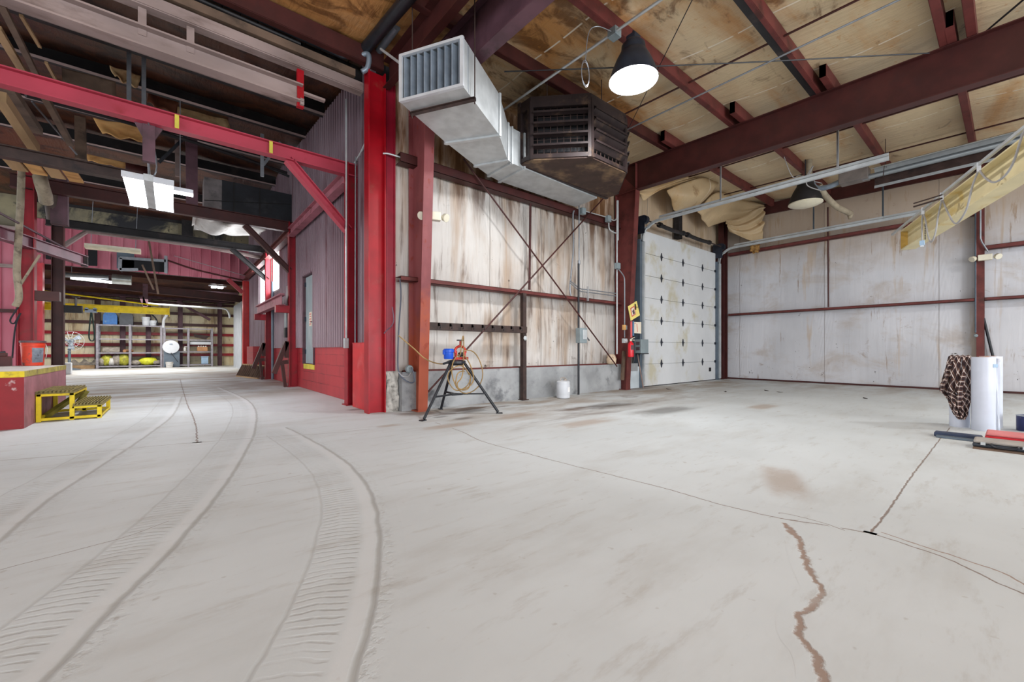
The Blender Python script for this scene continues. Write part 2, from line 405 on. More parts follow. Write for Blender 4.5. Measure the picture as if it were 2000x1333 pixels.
def mark_mat(name, kind, dark=(136,128,120), amt=.8):
    t = NT(name); k, b = concrete(t)
    uvn = t.n('ShaderNodeUVMap'); uv = t.n('ShaderNodeSeparateXYZ'); t.link(uvn.outputs[0], uv.inputs[0])
    u, v = uv.outputs[0], uv.outputs[1]
    if kind == 'track':
        wob = t.math('MULTIPLY', t.math('SUBTRACT', t.noise(6, detail=4), .5), .06)
        uu = t.math('ADD', u, wob)
        line = t.ss(t.math('ABSOLUTE', t.math('SUBTRACT', uu, .74)), .005, .045, 1, 0)
        fe = t.math('MULTIPLY', t.ss(t.math('ABSOLUTE', t.math('SUBTRACT', uu, .80)), .0, .14, 1, 0), t.ss(t.noise(30, (1,1,1), 3), .45, .65))
        inner = t.math('MULTIPLY', t.ss(t.math('ABSOLUTE', t.math('SUBTRACT', uu, .10)), .0, .03, 1, 0), .45)
        ph = t.math('ADD', t.math('MULTIPLY', v, 150), t.math('MULTIPLY', t.math('ABSOLUTE', t.math('SUBTRACT', uu, .32)), 9))
        ph = t.math('ADD', ph, t.math('MULTIPLY', t.noise(7), 7))
        lug = t.ss(t.math('SINE', ph), .25, 1)
        win = t.math('MULTIPLY', t.ss(uu, .10, .16), t.ss(uu, .56, .50))
        win = t.math('MULTIPLY', win, t.ss(t.math('ABSOLUTE', t.math('SUBTRACT', uu, .33)), .0, .04, .35, 1))
        lug = t.math('MULTIPLY', t.math('MULTIPLY', lug, win), t.ss(t.noise(2.5, off=(4,4,0)), .3, .6))
        light = t.math('MULTIPLY', t.ss(t.math('ABSOLUTE', t.math('SUBTRACT', uu, .64)), .03, .10, 1, 0), .5)
        side = t.math('MULTIPLY', t.ss(u, 0, .06), t.ss(u, 1, .93))
        k = t.mix(t.math('MULTIPLY', light, side), k, lin(208,211,213))
        m = t.math('MAXIMUM', t.math('MAXIMUM', line, t.math('MULTIPLY', fe, .35)), t.math('MAXIMUM', t.math('MULTIPLY', lug, .55), inner))
        m = t.math('MULTIPLY', m, side)
        k = t.mix(t.math('MULTIPLY', m, amt), k, lin(*dark))
        b = t.math('SUBTRACT', t.math('MULTIPLY', b, .3), m)
        return t.out(k, .7, 0, b, .3, .02, .2)
    if kind == 'crack':
        wob = t.math('MULTIPLY', t.math('SUBTRACT', t.noise(9, detail=6, rough=.7), .5), .75)
        d = t.math('ABSOLUTE', t.math('ADD', t.math('SUBTRACT', u, .5), wob))
        m = t.ss(d, .04, .15, 1, 0)
        m = t.math('MULTIPLY', m, t.math('MULTIPLY', t.ss(u, 0, .1), t.ss(u, 1, .9)))
        m = t.math('MULTIPLY', m, t.ss(t.noise(3, off=(8,1,0)), .15, .4, .35, 1))
    else:
        d = t.math('ADD', t.math('ABSOLUTE', t.math('SUBTRACT', u, .5)), t.math('MULTIPLY', t.math('SUBTRACT', t.noise(2.2, detail=6, rough=.7), .5), .7))
        d2 = t.math('ABSOLUTE', t.math('SUBTRACT', v, .5))
        m = t.math('MULTIPLY', t.math('MULTIPLY', t.ss(d, .1, .42, 1, 0), t.ss(t.math('ABSOLUTE', t.math('SUBTRACT', u, .5)), .25, .48, 1, 0)), t.ss(d2, .15, .48, 1, 0))
    k = t.mix(t.math('MULTIPLY', m, amt), k, lin(*dark))
    return t.out(k, .7, 0, t.math('MULTIPLY', m, -1), .3, .01, .2)
TRACK = mark_mat('tyre_track_dust', 'track', (130,125,117), .46)
TRACKL= mark_mat('faint_tyre_track_dust', 'track', (138,132,126), .45)
CRACK = mark_mat('hairline_crack', 'crack', (122,104,94), .85)
CRACKW= mark_mat('crumbled_crack', 'crack', (150,130,118), .95)
STAIN = mark_mat('oil_stain', 'stain', (84,78,74), .62)
STAINB= mark_mat('brown_spill_stain', 'stain', (150,122,98), .5)

fl = MB()
fl.box((-9,-9,-.2), (20,36,0))
def ribbon(mb, path, offs, mi, z=.002, n=6, v0=0):
    """strip along a floor path between two sideways offsets (metres, + is to the travel direction's right)"""
    P = curve([(x, y, 0) for x, y in path], n); d = v0; prev = None
    for i in range(len(P)):
        t = (P[min(i+1, len(P)-1)] - P[max(i-1, 0)]).normalized(); s = V((t.y, -t.x, 0))
        a = P[i] + s*offs[0] + V((0,0,z*.05)); c = P[i] + s*offs[1] + V((0,0,z*.05))
        if prev:
            L = (P[i] - P[i-1]).length
            fi = len(mb.f); mb.add([prev[0], prev[1], c, a], [(0,1,2,3)], mi)
            mb.uv[fi] = [(0,d),(1,d),(1,d+L),(0,d+L)]; d += L
        prev = (a, c)
# travel runs toward the corridor, so its right-hand side is the outer rim of the curve
RT = [(0.379, 1.134), (0.465, 1.275), (0.594, 1.523), (0.769, 1.928), (0.938, 2.446), (1.046, 3.023), (1.088, 3.644), (1.068, 4.586), (1.025, 5.34)]
LT = [(-0.262, 1.663), (-0.228, 1.762), (-0.148, 2.013), (0.027, 2.472), (0.272, 3.297), (0.496, 4.245), (0.727, 5.388), (0.976, 7.231), (1.041, 9.038), (0.886, 11.974)]
LLT= [(-0.676, 2.709), (-0.618, 3.003), (-0.56, 3.681), (-0.415, 4.483), (-0.19, 5.786), (0.024, 7.382), (0.154, 10.091)]
RT = [(RT[0][0]-.25, RT[0][1]-.45)] + RT
LT = [(LT[0][0]-.12, LT[0][1]-.4)] + LT
ribbon(fl, RT, (-.33, .11), 1, .002)
ribbon(fl, LT, (-.33, .11), 1, .003, v0=.7)
ribbon(fl, LLT, (-.33, .11), 2, .0025, v0=.3)
def crack(path, w, mi, z=.004): ribbon(fl, path, (-w/2, w/2), mi, z, 5)
crack([(2.498, 4.515), (2.45, 3.856), (2.345, 3.319), (2.365, 2.728), (2.391, 2.263), (2.43, 1.803), (2.462, 1.426), (2.456, 1.099), (2.494, 0.819), (2.568, 0.632), (2.632, 0.442), (2.605, 0.294), (2.571, 0.179), (2.477, 0.061), (2.407, -0.038)], .05, 3)
crack([(2.57, 0.819), (2.595, 0.79), (2.606, 0.642), (2.579, 0.53)], .03, 3, .005)
crack([(2.451, 0.753), (2.358, 0.689), (2.253, 0.623), (2.134, 0.579), (2.004, 0.524), (1.888, 0.465), (1.825, 0.446), (1.722, 0.454), (1.632, 0.456), (1.543, 0.431), (1.493, 0.404), (1.464, 0.373), (1.406, 0.34), (1.339, 0.316)], .13, 4)
crack([(6.897, 0.459), (5.602, 0.463), (4.581, 0.458), (3.802, 0.454), (3.177, 0.443), (2.751, 0.442), (2.628, 0.445)], .05, 3)
crack([(2.693, 0.413), (2.661, 0.3), (2.629, 0.183), (2.605, 0.107), (2.581, 0.023), (2.49, -0.04)], .05, 4, .005)
crack([(0.193, 15.775), (0.19, 11.308), (0.197, 8.623), (0.218, 7.108), (0.217, 6.006), (0.188, 4.983)], .07, 3)
crack([(-1.074, 5.218), (-0.629, 5.104), (-0.131, 5.082), (0.328, 4.982), (0.881, 4.836), (1.34, 4.663), (2.071, 4.602)], .04, 3)
crack([(-0.59, 2.613), (-0.461, 2.645), (-0.329, 2.669), (-0.163, 2.71), (-0.012, 2.816)], .025, 3)
crack([(0.35, 3.233), (0.525, 3.225), (0.721, 3.243)], .02, 4)
def blot(u0, size, mi, z=.006, rz=0):
    c = V((u0[0], u0[1], z*.05)); a = V((math.cos(rz), math.sin(rz), 0))*size[0]/2; b = V((-math.sin(rz), math.cos(rz), 0))*size[1]/2
    fi = len(fl.f); fl.add([c-a-b, c+a-b, c+a+b, c-a+b], [(0,1,2,3)], mi); fl.uv[fi] = [(0,0),(1,0),(1,1),(0,1)]
blot((3.399, 5.098), (.75,.55), 5); blot((2.929, 4.549), (.5,.22), 5, .0065); blot((2.759, 4.848), (.35,.15), 5, .0065)
blot((5.628, 3.26), (2.2,.6), 5, .006); blot((5.444, 4.137), (1.8,.6), 5, .0065); blot((2.537, 4.218), (1.1,.3), 6, .0064)
blot((3.604, 4.317), (1.3,.4), 6, .006); blot((1.978, 4.679), (.5,.2), 6, .0062); blot((7.158, 2.493), (1.2,.4), 6, .0062)
blot((2.163, 6.252), (.5,.25), 5, .0066); blot((3.228, 0.997), (1.1,.35), 6, .0066, .4); blot((3.983, 3.337), (1.6,.4), 6, .0068)
struct(fl.build('floor', [FLOORM, TRACK, TRACKL, CRACK, CRACKW, STAIN, STAINB], keep=True))

# ------------------------------------------------------------------ setting: walls and roofs
XW = 13.25        # inner face of the end wall
YM = 5.80         # face of the insulated wall
def zr(y):        # underside of the big bay's roof insulation
    return 5.05 + .025*y
def zkw(y):        # top of the passage wall's cladding
    return zk(y) - .14
def zk(y):        # underside of the passage roof: rises to a ridge and falls again
    return 5.50 + .087*(min(y, 12.6) - 5.9) - .087*max(0, y - 12.6)
# insulated wall: billows between its girts
def pillow(z, zs):
    for a, b in zip(zs, zs[1:]):
        if a <= z <= b: return math.sin(PI*(z-a)/(b-a))
    return 0
w = MB()
def wm(a, b):
    x = 2.53 + a*(XW + .05 - 2.53); z = .56 + b*(5.3 - .56)
    return (x, YM - .02*pillow(z, [.56,1.95,3.7,5.3]) + .012*math.sin(x*5.1+z) + .008*math.sin(x*11+2*z), z)
w.grid(150, 60, wm)
wo = struct(w.build('wall_back', VINM, smooth='all'))
w = MB(); w.box((2.57,5.62,0), (8.25,5.98,.57)); w.box((12.5,5.62,0), (XW,5.98,.72)); struct(w.build('stem_wall', STEM, wo))
w = MB(); w.box((2.55,5.86,.57), (13.5,6.0,5.4)); struct(w.build('cladding', SOOT, wo))
# end wall
w = MB()
def wr(a, b):
    y = 5.8 - a*9.3; z = b*5.2
    return (XW + .02 - .03*pillow(z, [0,1.95,3.78,5.2]) + .01*math.sin(y*4.3+z*.8), y, z)
w.grid(120, 50, wr)
we = struct(w.build('wall_right', VINR, smooth='all'))
w = MB(); w.box((XW+.1,-3.5,0), (XW+.2,6,5.4)); struct(w.build('cladding', SOOT, we))
w = MB(); w.angle((XW-.03,5.6,0), (XW-.03,-3.5,0), -.06, .045, .006); o = struct(w.build('baseboard_right', DRED))
# big bay roof insulation between the purlins
w = MB()
PY = [6.0, 4.45, 3.18, 1.9, .40, -.95, -2.3, -3.6]
def wc(a, b):
    x = -6 + a*19.4; y = -9 + b*15.05
    s = 0
    for p, q in zip(PY[1:], PY):
        if p <= y <= q: s = math.sin(PI*(y-p)/(q-p))
    return (x, y, zr(y) - .045*s + .012*math.sin(x*2.9+y*1.3))
w.grid(130, 120, wc)
struct(w.build('ceiling', ROOF, smooth='all'))
# passage wall: block below, ribbed cladding above
K = 2.37
w = MB()
for y0, y1, z0, z1 in ((6.1,9.55,0,.96),(9.55,10.465,0,.57),(10.465,19.1,0,.96)):
    w.box((K,y0,z0), (K+.2,y1,z1))
wk = struct(w.build('wall_passage', BLOCK))
w = MB()
def ribs(mb, holes, y0, y1, z0, top, x=K, pitch=.14, mi=0):
    """trapezoid ribs facing -X, skipping holes (ya,yb,za,zb)"""
    y = y0
    while y < y1 - 1e-6:
        ye = min(y + pitch, y1)
        segs = [(z0, top((y+ye)/2))]
        for ya, yb, za, zb in holes:
            if ya <= (y+ye)/2 <= yb:
                segs = [s for a, b in segs for s in ((a, min(b, za)), (max(a, zb), b)) if s[1] - s[0] > .01]
        pr = [(0,.0),(.32,.0),(.40,-.045),(.74,-.045),(.84,.0),(1,.0)]
        for a, b in segs:
            for (t0, d0), (t1, d1) in zip(pr, pr[1:]):
                ya, yb = y + (ye-y)*t0, y + (ye-y)*t1
                mb.add([(x+d0,ya,a),(x+d1,yb,a),(x+d1,yb,b),(x+d0,ya,b)], [(0,1,2,3)], mi)
        y = ye
W1 = (13.15, 14.298)
W2 = (15.35, 16.654)
HOLES = [(9.55,10.465,.5,2.585), (W1[0],W1[1],2.62,3.75), (W2[0],W2[1],2.45,3.5)]
ribs(w, HOLES, 6.1, 19.1, .94, zkw)
struct(w.build('cladding', CORR, wk))
w = MB(); w.box((K+.16,6.1,.9), (K+.3,9.5,6)); w.box((K+.16,10.5,.9), (K+.3,W1[0]-.03,6)); w.box((K+.16,W1[1]+.03,.9), (K+.3,W2[0]-.03,6)); w.box((K+.16,W2[1]+.03,.9), (K+.3,19.1,6)); w.box((K+.16,9.5,2.65), (K+.3,10.5,6)); w.box((K+.16,W1[0]-.03,.9), (K+.3,W1[1]+.03,2.6)); w.box((K+.16,W2[0]-.03,.9), (K+.3,W2[1]+.03,2.4))
struct(w.build('backing', SOOT, wk))
# personnel door set in that wall
w = MB(); w.box((K+.03,9.58,.585), (K+.075,10.44,2.56)); dk = struct(w.build('door_2', DOORG))
w = MB(); w.box((K-.03,9.52,.57), (K+.12,9.57,2.62)); w.box((K-.03,10.45,.57), (K+.12,10.5,2.62)); w.box((K-.03,9.52,2.57), (K+.12,10.5,2.62)); struct(w.build('door_frame', PLUM, dk))
w = MB(); w.cyl((K+.03,9.66,1.5), (K-.03,9.66,1.5), .012); w.cyl((K-.03,9.66,1.5), (K-.03,9.76,1.5), .01); struct(w.build('door_handle', HINGE, dk))
for zz in (.8, 1.55, 2.35):
    w = MB(); w.box((K+.005,10.40,zz), (K+.03,10.46,zz+.1)); struct(w.build('hinge', HINGE, dk))
w = MB(); w.box((K+.022,9.9,1.42), (K+.03,10.1,1.74), 0)
for r in range(5): w.box((K+.019,9.93,1.68-.055*r), (K+.023,10.07-.03*(r%2),1.70-.055*r), 1)
struct(w.build('notice', [PAPERW, INKR], dk))
w = MB(); w.box((K-.012,9.55,.46), (K+.03,10.47,.57)); struct(w.build('trim_1', TAPE))
# daylight windows in the passage wall
DAY = emit('daylit_glass', (.92,.96,1,1), 9)
for i, (ya, yb, za, zb) in enumerate(HOLES[1:]):
    w = MB(); w.box((K+.10,ya,za), (K+.11,yb,zb)); wn = struct(w.build('window_%d' % (i+1), DAY))
    w = MB()
    for a, b in (((K-.04,ya-.05,za-.05),(K+.16,yb+.05,za)), ((K-.04,ya-.05,zb),(K+.16,yb+.05,zb+.05)), ((K-.04,ya-.05,za),(K+.16,ya,zb)), ((K-.04,yb,za),(K+.16,yb+.05,zb)), ((K+.07,(ya+yb)/2-.015,za),(K+.1,(ya+yb)/2+.015,zb))):
        w.box(a, b)
    struct(w.build('window_frame', FABW, wn))
# fascia over the mouth of the passage: smoke-black cladding and a strip of blockwork
w = MB()
x = -6.0
while x < 2.1:
    w.box((x,6.06,4.72), (x+.10,6.10,5.28)); w.box((x+.10,6.085,4.72), (x+.16,6.115,5.28)); x += .16
fa = struct(w.build('wall_fascia', CORRS))
w = MB()
x = -6.0
while x < 2.0:
    w.box((x,6.0,5.02), (x+.17,6.06,5.13+.03*random.random())); x += .185
struct(w.build('packing_strip', WOODD, fa))
# passage roof
w = MB()
def wkr(a, b):
    x = -6.5 + a*(K+6.6); y = 6.0 + b*13.2
    return (x, y, zk(y) + .04 - .03*abs(math.sin(PI*(y-7.2)/1.5)) + .015*math.sin(3*x+y))
w.grid(60, 80, wkr)
struct(w.build('ceiling', ROOFK, smooth='all'))
# bulkhead across the passage: rose cladding band over an opening, sooty insulation above
YB = 19.1
w = MB()
def ribsx(mb, x0, x1, z0, z1, y, pitch=.3, mi=0):
    x = x0
    while x < x1 - 1e-6:
        xe = min(x + pitch, x1)
        for t0, t1, d0, d1 in ((0,.78,0,0),(.78,.86,0,-.035),(.86,.94,-.035,-.035),(.94,1,-.035,0)):
            a, b = x + (xe-x)*t0, x + (xe-x)*t1
            mb.add([(a,y+d0,z0),(b,y+d1,z0),(b,y+d1,z1),(a,y+d0,z1)], [(0,1,2,3)], mi)
        x = xe
ribsx(w, -3.35, K+.4, 3.56, 4.95, YB)
ribsx(w, -9, -3.35, 0, 4.55, YB)
wb = struct(w.build('wall_bulkhead', CORRP))
w = MB(); w.grid(40, 14, lambda a, b: (-9 + a*11.7, YB + .06 - .04*math.sin(PI*b), 4.5 + b*1.3)); struct(w.build('upper_insulation', VINK, wb, smooth='all'))
w = MB(); w.box((-9,YB+.08,4.5), (-3.4,YB+.16,6.2)); w.box((-9,YB+.03,0), (-3.4,YB+.16,4.5)); w.box((-3.4,YB+.03,3.56), (K+.4,YB+.16,6.2)); struct(w.build('backing', SOOT, wb))
# room beyond
YF = 28.2
w = MB(); w.grid(60, 20, lambda a, b: (-12 + a*16, YF - .02*math.sin(PI*5*b) + .01*math.sin(a*60), b*4.2)); struct(w.build('wall_far', VINF, smooth='all'))
w = MB(); w.grid(30, 30, lambda a, b: (-12 + a*16, YB+.1 + b*(YF-YB), 5.2 - 1.75*b)); struct(w.build('ceiling', ROOFK, smooth='all'))
w = MB(); w.grid(30, 12, lambda a, b: (2.75 + .015*math.sin(b*9), YB+.1 + a*(YF-YB), b*5.3)); struct(w.build('wall_far_side', VINF, smooth='all'))

# ------------------------------------------------------------------ steel of the big bay
def one(mb, name, mat, label, cat, group=None, **kw):
    return tag(mb.build(name, mat, None, **kw), label, cat, group)
def rbz(y): return 4.235 + .028*y          # underside of the rafters
def rtz(y): return 4.825 + .025*y
def rigid_frame(x, col_mat, raf_mat, label, base_in):
    T = thing('rigid_frame', label, 'steel frame', (x, 5.6, 0), 'rigid frames of the big bay')
    m = MB()
    top = rbz(5.2)
    # tapering I column: back flange plumb, inner flange leaning inward
    m.add([(x-.006,base_in,0),(x+.006,base_in,0),(x+.006,5.72,0),(x-.006,5.72,0),(x-.006,5.2,top),(x+.006,5.2,top),(x+.006,5.72,4.95),(x-.006,5.72,4.95)],
          [(0,3,2,1),(4,5,6,7),(0,1,5,4),(1,2,6,5),(2,3,7,6),(3,0,4,7)])
    m.bar((x,base_in,0), (x,5.2,top), .15, .014, (0,1,0)); m.bar((x,5.725,0), (x,5.725,4.95), .15, .012, (0,1,0))
    m.box((x-.085,base_in-.02,0), (x+.085,5.74,.015))
    m.build('column', col_mat, T)
    m = MB()
    y0, y1 = 5.72, -8.5
    m.add([(x-.005,y0,rbz(y0)),(x+.005,y0,rbz(y0)),(x+.005,y0,rtz(y0)),(x-.005,y0,rtz(y0)),(x-.005,y1,rbz(y1)),(x+.005,y1,rbz(y1)),(x+.005,y1,rtz(y1)),(x-.005,y1,rtz(y1))],
          [(0,3,2,1),(4,5,6,7),(0,1,5,4),(1,2,6,5),(2,3,7,6),(3,0,4,7)])
    m.bar((x,5.2,rbz(5.2)), (x,y1,rbz(y1)), .16, .014); m.bar((x,5.73,rtz(5.73)), (x,y1,rtz(y1)), .16, .014)
    m.build('rafter', raf_mat, T)
    m = MB(); m.bar((x,5.2,rbz(5.2)), (x,5.72,rbz(5.2)), .15, .012); m.bar((x,5.205,rbz(5.2)), (x,5.205,rtz(5.2)), .15, .012, (0,1,0)); m.build('knee_stiffener', col_mat, T)
    return T
rigid_frame(2.80, RUSTC, PLUM, 'tapered frame with rusty orange column beside the blue-topped tripod stand', 5.43)
rigid_frame(7.83, PRIM, DRED, 'deep dark red rafter frame whose column carries the extinguisher by the overhead door', 5.45)
# first rafter of the old building, over the bright red column
m = MB(); m.chan((2.42,5.7,4.82), (2.42,-8,4.5), .10, .38, .01); one(m, 'rafter', DRED, 'maroon channel rafter running out above the bright red column', 'rafter')
# bright red column and the maroon box column behind it
m = MB(); m.ibeam((2.235,5.78,0), (2.235,5.78,4.84), .17, .25, .016, .012, (1,0,0)); one(m, 'steel_column', BRED, 'bright red steel column at the corner beside the broken concrete pier', 'column')
m = MB(); m.ibeam((2.45,5.80,.585), (2.45,5.80,4.75), .14, .14, .02, .10, (1,0,0)); one(m, 'steel_column', paint('deep_crimson_paint', (140,22,44), .38, 0, .15, 4), 'dark crimson column standing on the broken concrete pier', 'column')
m = MB()
m.grid(8, 8, lambda a, b: (2.375 + .185*a, 5.72 + .02*math.sin(9*a+7*b) - .015*math.sin(23*b), .585*b)); m.box((2.38,5.75,0), (2.555,5.98,.58))
one(m, 'concrete_pier', MASON, 'short broken concrete pier beside the bright red column', 'pier', smooth='all')
m = MB(); m.box((2.19,6.05,0), (2.36,6.60,1.0)); m.box((2.185,6.045,.99), (2.365,6.605,1.005))
one(m, 'column_guard', paint('guard_red', (188,34,40), .4, 0, .14, 4, (196,84,84), .45, 3), 'waist-high red steel column guard box on the floor', 'guard', bev=.008)

# girts, base angle, sag rods and rod braces of the insulated wall
def girt(p, q, label, mat=PRIM, h=.19, d=.07, up=(0,0,1), group='wall girts'):
    m = MB(); m.chan(p, q, d, h, .008, up, 0, .02); return one(m, 'wall_girt', mat, label, 'girt', group)
def girtx(x0, x1, z, label, h=.06, y=5.56, mat=PRIM):
    m = MB(); m.box((x0,y,z-h/2), (x1,y+.008,z+h/2)); m.box((x0,y,z+h/2-.006), (x1,5.76,z+h/2)); m.box((x0,y,z-h/2), (x1,y+.16,z-h/2+.006))
    return one(m, 'wall_girt', mat, label, 'girt', 'wall girts')
girtx(2.53, 7.76, 1.925, 'red girt along the insulated wall above the black hook rail', .065)
girtx(2.53, 7.76, 3.67, 'dark red girt high on the insulated wall under the metal duct', .135, 5.58, DRED)
m = MB(); m.angle((2.62,5.70,.565), (7.75,5.70,.565), -.07, .03, .006); m.box((2.62,5.64,.568),(7.75,5.70,.585)); one(m, 'base_angle', PRIM, 'red angle lying along the top of the concrete stem wall', 'angle')
m = MB(); m.cyl((5.052, 5.6, 3.564), (5.027, 5.6, 1.991), .022); one(m, 'sag_rod', DRED, 'upright dark red rod between the two girts of the insulated wall', 'rod')
m = MB(); m.cyl((3.554, 5.52, 3.917), (7.438, 5.45, 0.534), .014); one(m, 'brace_rod', DRED, 'brace rod sloping down from under the duct to the extinguisher column foot', 'brace rod', 'rod cross bracing')
m = MB(); m.cyl((7.062, 5.5, 4.119), (2.898, 5.45, 0.277), .014); one(m, 'brace_rod', DRED, 'brace rod sloping up from the rusty column foot to the heater end', 'brace rod', 'rod cross bracing')
# end wall
def girty(y0, y1, z, label, h=.06):
    x = XW - .2
    m = MB(); m.box((x,y1,z-h/2), (x+.008,y0,z+h/2)); m.box((x,y1,z+h/2-.006), (XW-.02,y0,z+h/2)); m.box((x,y1,z-h/2), (x+.14,y0,z-h/2+.006))
    return one(m, 'wall_girt', PRIM, label, 'girt', 'wall girts')
girty(5.5, .49, 1.952, 'long red girt at mid height of the end wall beside the door corner', .062)
girty(.37, -3.4, 1.952, 'red girt at mid height of the end wall beyond the red post', .062)
girty(5.5, .49, 3.78, 'long red girt high on the end wall below the radiant heater', .085)
girty(.37, -3.4, 3.02, 'short red girt on the end wall beyond the post, above the emergency light', .085)
m = MB(); m.cyl((13.08, 3.036, 4.578), (13.08, 3.025, 1.997), .018); one(m, 'sag_rod', DRED, 'thin upright dark red rod across the end wall girts', 'rod')
m = MB(); m.ibeam((13.13,.43,0), (13.13,.43,4.75), .11, .19, .014, .01, (1,0,0)); m.box((13.02,.36,0), (13.25,.50,.012)); one(m, 'wall_post', PRIM, 'red steel post on the end wall holding the emergency light', 'post')
m = MB(); m.chan((13.18,5.75,4.96), (13.18,-3.5,4.78), -.10, .30, .01); one(m, 'end_rafter', DRED, 'dark red channel rafter along the top of the end wall', 'rafter')
m = MB(); m.cyl((13.16, 0.388, 1.556), (13.16, 0.228, 0.55), .022); one(m, 'tie_rod', BLACK, 'black rod leaning down beside the end wall post behind the white rolls', 'rod')
m = MB(); m.ibeam((12.93,5.6,0), (12.93,5.6,4.92), .16, .26, .014, .01, (1,0,0)); m.box((12.56,5.62,.72), (12.80,5.76,4.0)); one(m, 'corner_column', DRED, 'dark red column in the corner where the overhead door meets the end wall', 'column')
m = MB(); m.box((10.32,5.6,3.85), (10.5,5.74,4.95)); one(m, 'header_post', SOOT, 'short dark post above the middle of the overhead door', 'post')
m = MB(); m.box((8.02,5.58,0), (8.12,5.74,4.2)); m.box((8.12,5.70,0), (8.3,5.74,4.2)); one(m, 'door_jamb_post', DRED, 'dark red jamb post beside the grey overhead door track', 'post')

# roof purlins: lapped C sections over each rafter
ROOFLAB = {4.45: 'behind the heater and duct', 3.18: 'carrying the lit high bay lamp', 1.9: 'next after the one with the lit lamp',
           .53: 'third out from the lit lamp', .29: 'fourth out from the lit lamp, one of a close double'}
for y in (4.45, 3.18, 1.9, .53, .29):
    zt = zr(y) - .01
    m = MB(); m.chan((1.9,y,zt-.1), (8.25,y,zt-.1), -.075, .2, .006, (0,0,1), 0, .018)
    one(m, 'roof_purlin', DRED if y > 4 else PRIM, 'red roof purlin ' + ROOFLAB[y], 'purlin', 'roof purlins of the big bay')
for y, lab in ((4.28,'closest to the overhead door'), (2.99,'above the unlit lamp'), (1.73,'above the burner box of the radiant heater'), (.46,'crossing the reflector of the radiant heater')):
    zt = zr(y) - .01
    m = MB(); m.chan((7.35,y,zt-.1), (13.1,y,zt-.1), -.075, .2, .006, (0,0,1), 0, .018)
    one(m, 'roof_purlin', PRIM, 'red roof purlin beyond the deep rafter, ' + lab, 'purlin', 'roof purlins of the big bay')
m = MB(); m.chan((-6,5.75,5.03), (2.35,5.75,5.03), -.09, .24, .008, (0,0,1), 0, .02); one(m, 'eave_purlin', DRED, 'dark red eave purlin above the blackened fascia of the passage', 'purlin')
# sag angles and wires under the bay roof
for x, ya, yb, lab in ((6.15,5.0,-1.5,'between the two rafters'), (9.62,5.0,-1.5,'just beyond the deep rafter'), (11.45,5.0,-1.5,'far out toward the end wall')):
    m = MB(); m.angle((x,ya,zr(ya)-.13), (x,yb,zr(yb)-.13), .03, .03, .005); one(m, 'sag_angle', DRED, 'thin red sag angle under the roof ' + lab, 'sag angle', 'sag angles under the roof')
m = MB(); m.cyl((7.431, 5.773, 4.75), (4.421, 2.244, 4.75), .006, 6); one(m, 'brace_cable', BLACK, 'thin dark roof cable crossing in front of the lit lamp', 'cable')
m = MB(); m.tube(curve([(3.525, 4.442, 4.72), (5.078, 3.016, 4.72), (6.002, 2.152, 4.72), (7.022, 1.23, 4.75), (7.689, 0.697, 4.8)]), .008, 6); one(m, 'brace_cable', BLACK, 'long slack cable strung across the roof to the deep rafter', 'cable')
m = MB(); m.cyl((7.9, 0.216, 4.9), (7.458, -0.118, 4.9), .012, 6); one(m, 'brace_cable', BLACK, 'dark roof rod beside the double purlin near the deep rafter', 'cable')
m = MB(); m.cyl((6.099, 4.361, 4.72), (6.13, 0.39, 4.72), .012, 8); one(m, 'conduit_run', COND, 'thin grey conduit crossing under the purlins behind the lit lamp', 'conduit')
m = MB()
m.cyl((4.119,5.2,4.76), (4.119,-1.5,4.66), .017, 10)
one(m, 'conduit_run', GALV, 'thick grey conduit leading from the duct past the lit lamp', 'conduit')
bx = (4.151, 3.079, 4.74)
T = thing('junction_box', 'small grey junction box on the thick conduit by the lit lamp', 'junction box', bx)
m = MB(); m.cbox((bx[0],bx[1],bx[2]), (.12,.12,.10)); m.build('body', BOXG, T, bev=.006)
m = MB(); m.tube(curve([(bx[0]-.06,bx[1],bx[2]), (bx[0]-.2,bx[1]+.1,bx[2]+.05), (bx[0]-.3,bx[1]+.15,bx[2]-.05), (bx[0]-.3,bx[1]+.2,bx[2]-.35)]), .005, 6)
for k in range(2): m.tube([(bx[0]-.3 + .07*math.cos(a), bx[1]+.2, bx[2]-.5 + .15*math.sin(a) - .02*k) for a in [2*PI*i/16 for i in range(17)]], .004, 6)
m.build('cord', COND, T)
# black pipe edging on one purlin
m = MB(); m.box((1.9,1.95,zr(1.9)-.21), (8.1,2.03,zr(1.9)-.13)); one(m, 'insulation_strip', SOOT, 'blackened strip of insulation hanging along a roof purlin', 'strip')

